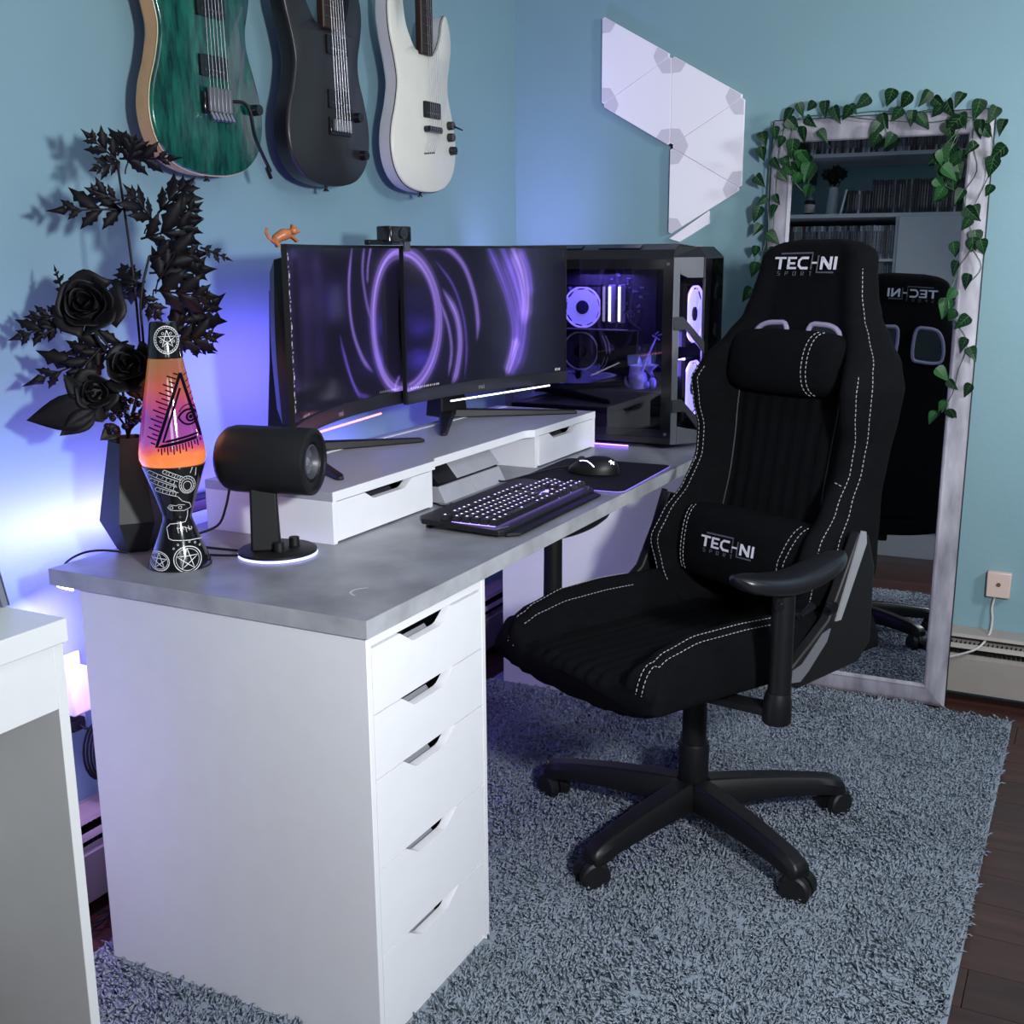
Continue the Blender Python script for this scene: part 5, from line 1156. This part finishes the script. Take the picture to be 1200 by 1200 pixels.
# --- seat
SW = .262
Bt = [(-.27, .07), (-.05, .085), (.10, .092), (.22, .088), (.30, .070), (.345, .045)]
def seat_top(u, x):
    b = interp(Bt, x); au = abs(u)
    z = .462+.006*sstep(.0, .3, x)+b*sstep(.54, .76, au)*(1-.22*sstep(.86, 1, au))
    if au < .56: z += .011*abs(math.cos(PI*8.5*u/1.12))*sstep(.56, .5, au)
    return z
def seat_bot(u, x): return .398+.030*abs(u)**3
def seat_ring(x, sc=1, xs=1):
    ring = []; zm = .437
    n = 76
    for i in range(n+1):
        u = math.sin((i/n-.5)*PI*.998); e = (1-abs(u)**9)**.5; z = zm+(seat_top(u, x)-zm)*e*sc; ring.append((u, z))
    for i in range(1, 30):
        u = math.sin((.5-i/30)*PI*.998); e = (1-abs(u)**9)**.5; ring.append((u, zm+(seat_bot(u, x)-zm)*e*sc))
    return [(x, u*SW*xs*(1-.07*sstep(.0, .34, x)), z) for u, z in ring]
rings = []
xs = [-.27+.6*i/50 for i in range(51)]
for x in xs:
    rings.append(seat_ring(x))
R_ = []
for i in range(1, 9):
    q = i/9; sc = (1-q*q)**.5; r = seat_ring(.33, max(sc, .12), 1-.05*q*q)
    R_.append([(.33+.045*q*(1 if z < 9 else 0)*(1-.25*abs(y/SW)**2)+.011*abs(math.cos(PI*8.5*(y/SW)/1.12))*sc, y, z) for (x, y, z) in r])
seat = obj('seat', MB().loft([[(a-.006 if False else a, b, c) for a, b, c in seat_ring(-.275, .5, .97)]]+rings+R_), FAB, ch, angle=75)
# --- backrest
ZB0, ZT = .46, 1.268
Wt = [(.46, .205), (.52, .235), (.60, .255), (.68, .246), (.76, .238), (.84, .242), (.91, .250), (.97, .253), (1.02, .236), (1.07, .200), (1.11, .172), (1.16, .155), (1.21, .145), (1.27, .138)]
Wb = [(.46, .09), (.55, .145), (.62, .168), (.67, .145), (.73, .090), (.80, .056), (.86, .060), (.92, .088), (.97, .104), (1.01, .085), (1.06, .045), (1.11, .022), (1.27, .012)]
x0b = lambda z: -.185-.170*(z-.44)
def back_front(u, z):
    au = abs(u); b = interp(Wb, z); k = sstep(.50, .82, au)*(1-.30*sstep(.86, 1, au))
    x = b*k
    if au < .54 and z < 1.02: x += .0065*abs(math.cos(PI*7.5*u/1.08))*sstep(.54, .48, au)*sstep(1.03, .99, z)
    return x
XM = -.030
def back_ring(z, sc=1, ws=1):
    w_ = interp(Wt, z)*ws; ring = []; n = 76
    for i in range(n+1):
        u = math.sin((i/n-.5)*PI*.998); e = (1-abs(u)**9)**.5; ring.append((x0b(z)+XM+(back_front(u, z)-XM)*e*sc, u*w_, z))
    for i in range(1, 30):
        u = math.sin((.5-i/30)*PI*.998); e = (1-abs(u)**6)**.5; ring.append((x0b(z)+XM-(.060-.02*sstep(1.0, 1.25, z))*e*sc, u*w_, z))
    return ring
rings = [[(x, y, ZB0-.02) for x, y, z in back_ring(ZB0, .6, .9)]]+[back_ring(ZB0+(1.225-ZB0)*i/80) for i in range(81)]
for i in range(1, 10):
    q = i/10; sc = (1-q**2.4)**.5; rings.append([(x, y, 1.225+.045*q) for x, y, z in back_ring(1.225+.03*q, max(.1, sc), 1-.42*q**3.0)])
rings.append([(x0b(1.27)+XM+(x-x0b(1.27)-XM)*.3, y*.7, 1.2712) for x, y, z in back_ring(1.255, .1, .55)])
back = obj('backrest', MB().loft(rings), FAB, ch, angle=75)
def bp(u, z, off=.001):
    e = (1-min(.9999, abs(u))**9)**.5; return Vector((x0b(z)+XM+(back_front(u, z)-XM)*e+off, u*interp(Wt, z), z))
def spt(u, x, off=.001):
    zm = .437; e = (1-min(.9999, abs(u))**9)**.5; return Vector((x, u*SW*(1-.07*sstep(.0, .34, x)), zm+(seat_top(u, x)-zm)*e+off))
def dashes(mb, P, l=.0056, g=.0040, r=.00085):
    d = 0
    for a, b in zip(P[:-1], P[1:]):
        L = (b-a).length; t = 0
        while t < L:
            if (d % (l+g)) < l:
                s_ = min(l-(d % (l+g)), L-t); 
                if s_ > 1e-4:
                    p, q = a.lerp(b, t/L), a.lerp(b, min(1, (t+s_)/L)); mb.tube([p, q], r, 4)
            else: s_ = min((l+g)-(d % (l+g)), L-t)
            s_ = max(s_, 1e-4); t += s_; d += s_
st = MB()
for sg in (-1, 1):
    for uu in ((.885, .94) if sg > 0 else (.76, .82)):
        dashes(st, [bp(sg*uu, .50+((1.21 if uu > .9 else 1.0)-.50)*i/60, .0016) for i in range(61)] if sg > 0 else [bp(sg*uu, .50+(.995-.50)*i/40, .0016) for i in range(41)])
    dashes(st, [bp(sg*(.70+.16*i/10), .915+.02*i/10, .0016) for i in range(0)] or [bp(sg*.86, .78, .002), bp(sg*.80, .785, .002)])
obj('stitching', st, THREAD, back, kind='stuff', smooth=False)
st = MB()
for sg in (-1, 1):
    for uu in ((.80, .86) if sg > 0 else (.68, .75)): dashes(st, [spt(sg*uu, .02+(.325-.02)*i/30, .0016) for i in range(31)]+[Vector((.33+.042*q, sg*uu*SW*.93, .437+(seat_top(uu, .33)-.437)*(1-q*q)**.5)) for q in (.2, .4, .6, .8, .93)])
obj('stitching', st, THREAD, seat, kind='stuff', smooth=False)
pp = MB()
for sg in (-1, 1): pp.tube([bp(sg*.545, .56+(.46)*i/20, .001) for i in range(21)], .0016, 6)
obj('piping', pp, mat('dark_piping', '2c2c30', .5), back)
# headrest openings: black insets stand in for the dark seen through the holes
for sg in (-1, 1):
    pts = [(.030, 1.084), (.060, 1.094), (.100, 1.086), (.122, 1.055), (.130, 1.010), (.118, .985), (.060, .985), (.030, 1.0)]
    P = smooth_closed([(sg*a, b) for a, b in pts], 4)
    tr = obj('opening_trim', MB().tube([(x0b(z)+.007, y, z) for y, z in P], .0058, 8, closed=True), mat('lilac_grey_trim', '8f8aa6', .35, noise=.05), back)
    obj('opening_trim', MB().tube([(x0b(z)-.092, y, z) for y, z in P], .0058, 8, closed=True), mat('lilac_grey_trim', '', .35), back)
    cen = (sg*.078, 1.04)
    obj('opening_dark_inset', MB().prism([((a-cen[0])*.93+cen[0], (b-cen[1])*.93+cen[1]) for a, b in P], 0, .003, lambda a, b, d: (x0b(b)+.003+d, a, b)), BLKG, back)
    obj('opening_dark_inset', MB().prism([((a-cen[0])*.93+cen[0], (b-cen[1])*.93+cen[1]) for a, b in P], 0, .003, lambda a, b, d: (x0b(b)-.0875-d, a, b)), BLKG, back)
# logo : letters a right, b up, unit height 1
def logo(parent, frm, W, m1=LOGO, m2=LOGO2):
    H = W*.155; k = H
    A = MB(); w_ = .2
    def S(pts, w=.17, mb=A): stroke(mb, [(a*k, b*k) for a, b in pts], frm, w*k, .0014)
    x = -3.15
    S([(x-.12, .90), (x+1.05, .90)]); S([(x+.46, .85), (x+.46, 0)], .24)                       # T
    x = -1.95
    S([(x, .90), (x+.9, .90)]); S([(x, .48), (x+.8, .48)], .17); S([(x, .1), (x+.95, .1)]); S([(x+.1, .9), (x+.1, .1)], .22)  # E
    x = -.85
    S([(x+1.0, .90), (x+.3, .90), (x+.05, .68), (x+.05, .32), (x+.3, .10), (x+1.0, .10)], .2)  # C
    x = 1.45
    S([(x, 0), (x, 1.0)], .22); S([(x+.02, .92), (x+.82, .08)], .24); S([(x+.85, 0), (x+.85, 1.0)], .22)  # N
    x = 2.75
    S([(x, 0), (x, 1.0)], .24)                                                                     # I
    S([(.45, .52), (1.05, .52)], .14)                                                              # bar of the H
    obj('logo', A, m1, parent, smooth=False)
    Bm = MB()
    S([(-2.7, 1.25), (.45, 1.3), (.45, .0)], .14, Bm); S([(1.05, 1.1), (1.05, -.22), (2.7, -.22)], .14, Bm)
    # small second word
    glyph = {'S': [(.4, .5), (0, .5), (0, .25), (.4, .25), (.4, 0), (0, 0)], 'P': [(0, 0), (0, .5), (.4, .5), (.4, .25), (0, .25)], 'O': [(0, 0), (0, .5), (.4, .5), (.4, 0), (0, 0)], 'R': [(0, 0), (0, .5), (.4, .5), (.4, .25), (.1, .25), (.4, 0)], 'T': [(0, .5), (.4, .5), (.2, .5), (.2, 0)]}
    for i, g_ in enumerate('SPORT'): S([(-2.85+i*.80+a*.6, -.48+b*.6) for a, b in glyph[g_]], .055, Bm)
    obj('logo_outline', Bm, m2, parent, smooth=False, label='darker outline and small lettering of the logo')
logo(back, lambda a, b, d: (x0b(1.208+b)+.0075+d+.001, a, 1.208+b), .172)
logo(back, lambda a, b, d: (x0b(1.19+b)-.0885-d+.012*sstep(1.1, 1.25, 1.19+b), -a, 1.19+b), .172)
# pillows
def pillow(nm, c, hx, hy, hz, tilt, pw_=3.2, mt=FAB):
    mb = MB(); rings = []; n = 48
    for j in range(41):
        v = -1+2*j/40; s_ = (1-abs(v)**5)**(1/2.2) if abs(v) < 1 else 0.0
        s_ = max(s_, .03)
        ring = []
        for k in range(n):
            a = 2*PI*k/n; ca, sa = math.cos(a), math.sin(a); q = (abs(ca)**2.6+abs(sa)**2.6)**(-1/2.6)
            ring.append((hx*q*ca*s_*(1-.10*abs(v)**2), v*hy, hz*q*sa*(.55+.45*s_)*(1-.05*v*v) if s_ > .04 else hz*q*sa*.5))
        rings.append(ring)
    o = obj(nm, mb.loft(rings), mt, ch, angle=80); o.location = c; o.rotation_euler = (0, tilt, 0)
    def P(y, a, off=.0015):   # a angle around, 0 = front
        v = y/hy; s_ = (1-abs(v)**5)**(1/2.2); ca, sa = math.cos(a), math.sin(a); q = (abs(ca)**2.6+abs(sa)**2.6)**(-1/2.6)
        return Vector((hx*q*ca*s_*(1-.10*v*v)+off, y, hz*q*sa*(.55+.45*s_)*(1-.05*v*v)))
    return o, P
np_, P = pillow('neck_pillow', (-.262, .0, 1.012), .046, .158, .070, math.radians(-10))
st = MB()
for off in (0, .012): dashes(st, [P(.092+off-.022*math.cos(a_*.9), a_) for a_ in [-1.25+2.5*i/26 for i in range(27)]])
obj('stitching', st, THREAD, np_, kind='stuff', smooth=False)
lp_, P = pillow('lumbar_pillow', (-.150, .008, .612), .055, .205, .088, math.radians(-8))
st = MB()
for off in (0, .014):
    dashes(st, [P(.118+off+.028*math.sin(max(a_, 0)), a_) for a_ in [-.9+2.1*i/22 for i in range(23)]]); dashes(st, [P(-.150-off*.8, a_) for a_ in [-.9+2.0*i/22 for i in range(23)]])
obj('stitching', st, THREAD, lp_, kind='stuff', smooth=False)
logo(lp_, lambda a, b, d: (.0553+d-2.2*(b-.0)**2-.25*a*a, a-.015, b-.005), .158)
stp = MB(); stp.tube([(x0b(1.02)+.01, .15, 1.0), (x0b(1.02)+.02, .19, .985), (x0b(1.02)-.02, .215, .98)], .006, 6, flat=2.2); obj('pillow_strap', stp, BLKM, np_); bpy.context.view_layer.update()
for o in np_.children:
    if o.name.startswith('pillow_strap'): o.matrix_parent_inverse = (Matrix.Translation((-.262, 0, 1.012)) @ Matrix.Rotation(math.radians(-10), 4, 'Y')).inverted()
# --- hinge covers
for sg in (-1, 1):
    yy = lambda a, b, d: (a, sg*(.262+d), b)
    cv = obj('hinge_cover', MB().prism([(-.165, .700), (-.196, .690), (-.222, .62), (-.222, .46), (-.185, .425), (.008, .412), (.040, .428), (.045, .450), (-.03, .50), (-.08, .535), (-.13, .63)], -.012, .012, yy), BLKM, ch, bevel=.004)
    obj('hinge_trim', MB().prism([(-.168, .703), (-.200, .668), (-.116, .540), (-.086, .520), (-.103, .560)][:0] or [(-.166, .704), (-.180, .700), (-.184, .676), (-.114, .530), (-.097, .530)], .0125, .016, yy), SILV if sg > 0 else BLKM, cv)
    obj('hinge_trim', MB().prism([(-.082, .518), (-.060, .512), (.000, .462), (.028, .455), (.034, .432), (.006, .428), (-.018, .444), (-.072, .494)], .0125, .016, yy), mat('dark_silver_trim', '6c6d74', .45, metal=.2) if sg > 0 else BLKM, cv)
    if sg > 0: obj('pivot_bolt', MB().cyl((-.075, sg*.277, .565), (-.075, sg*.288, .565), .012, n=18), BLKG, cv)
lv = MB(); lv.tube([(.045, .275, .575), (.045, .300, .575)], .006, 10); lv.tube([(.045, .300, .575), (.015, .304, .592)], [.005, .009], 10)
obj('recline_lever', lv, BLKG, ch)
# --- armrests
for sg in (-1, 1):
    ym = sg*.326
    arm = obj('armrest', MB().tube([(.130, ym, .450), (.128, ym, .648-(.022 if sg < 0 else 0))], [.0215, .0205], 28), BLK, ch)
    obj('sleeve', MB().tube([(.134, ym, .395), (.134, ym, .399), (.133, ym, .44), (.132, ym, .453)], [.025, .027, .0255, .0225], 28), BLK, arm)
    pd = MB(); rings = []
    for i in range(25):
        q = i/24; x = .262-.300*q; hw_ = .043*(1-abs(2*q-1)**5)**.5*(1-.18*q) if 0 < q < 1 else .006
        zt = .690+.006*math.cos(q*PI*2)-.010*sstep(.35, .0, q)*0+.004*sstep(.75, 1, q); tk = .030*(1-abs(2*q-1)**4)**.5+.004
        zt = min(zt, .6955)-(.022 if sg < 0 else 0)
        ring = []
        for k in range(20):
            a = 2*PI*k/20; ca, sa = math.cos(a), math.sin(a); qq = (abs(ca)**3+abs(sa)**3)**(-1/3)
            ring.append((x, ym+hw_*qq*ca, zt-tk/2*(1+.25*math.sin(PI*q))+tk/2*qq*sa*(1 if sa > 0 else 1.2)))
        rings.append(ring)
    obj('arm_pad', MB().loft(rings), mat('soft_black_rubber', (.010, .010, .013), .33, noise=.05), arm, angle=70)
    obj('pad_bracket', MB().box(.095, .165, ym-.018, ym+.018, .643-(.022 if sg < 0 else 0), .660-(.022 if sg < 0 else 0)), BLK, arm, bevel=.003)
    br = MB(); br.prism([(.152, .402), (.112, .402), (.03, .372), (.03, .384), (.112, .4215), (.152, .4215)][:0] or [(sg*.10, .378), (sg*.10, .392), (sg*.30, .420), (sg*.318, .420), (sg*.318, .404), (sg*.30, .404)], .108, .152, lambda a, b, d: (d, a, b)); obj('arm_bracket', br, BLKM, arm, bevel=.002)
    obj('height_button', MB().cyl((.150, ym+sg*.010, .625), (.160, ym+sg*.014, .625), .007, n=12), BLKG, arm)
# --- mechanism, column, base
obj('tilt_mechanism', MB().box(-.12, .14, -.085, .085, .360, .392), BLKM, ch, bevel=.006)
obj('mechanism_lever', MB().tube([(.03, -.08, .368), (.03, -.24, .362), (.03, -.27, .36)], [.005, .005, .009], 8), BLKM, ch)
gl = MB(); gl.lathe([(.0265, .205), (.0265, .285), (.0255, .29), (.0245, .36)], 36); obj('gas_lift_sleeve', gl, BLK, ch); obj('lower_sleeve', MB().lathe([(.031, .105), (.032, .11), (.0335, .20), (.0315, .206)], 36), BLK, ch)
obj('star_hub', MB().lathe([(.030, .055), (.043, .060), (.046, .10), (.040, .112), (.033, .114)], 40), BLK, ch)
for k in range(5):
    a = 1.591-CHA+2*PI*k/5; T = Matrix.Rotation(a, 4, 'Z')
    rings = []
    for r, zt, h, w_ in ((.030, .122, .060, .033), (.10, .120, .054, .032), (.20, .113, .046, .029), (.285, .103, .040, .026), (.318, .098, .040, .026), (.345, .088, .034, .024), (.354, .076, .022, .018)):
        rings.append([(r, -w_, zt-h), (r, w_, zt-h), (r, w_, zt-h*.35), (r, w_*.62, zt), (r, -w_*.62, zt), (r, -w_, zt-h*.35)])
    lg = obj('base_leg', MB().loft(rings, T=T), BLK, ch, bevel=.003)
    # caster: twin wheels under a hood
    sw = rnd.uniform(-.5, .5); TC_ = T @ Matrix.Translation((.328, 0, 0)) @ Matrix.Rotation(sw+PI/2, 4, 'Z')
    cs = obj('caster', MB().cyl((0, 0, .045), (0, 0, .068), .010, n=14, T=TC_), BLK, lg)
    for s_ in (-1, 1): obj('wheel', MB().tube([(s_*.006, -.010, .0315), (s_*.009, -.010, .0315), (s_*.024, -.010, .0315), (s_*.028, -.010, .0315)], [.0265, .0310, .0310, .0265], 32, T=TC_), BLKM, cs)
    hd = [( -.010+.0335*math.cos(math.radians(t)), .0315+.0335*math.sin(math.radians(t))) for t in range(-10, 171, 15)]
    obj('hood', MB().prism(hd+[(-.010-.012, .040), (.010, .040)][::1], -.0055, .0055, lambda a, b, d: (d, a, b), T=TC_), BLK, cs)
    hb = MB()
    for s_ in (-1, 1): hb.prism([(a_, b_) for a_, b_ in [(-.010+.031*math.cos(math.radians(t)), .0285+.031*math.sin(math.radians(t))) for t in range(10, 151, 14)]]+[(-.03, .040), (.012, .040)], s_*.0056, s_*.020, lambda a, b, d: (d, a, b), T=TC_)
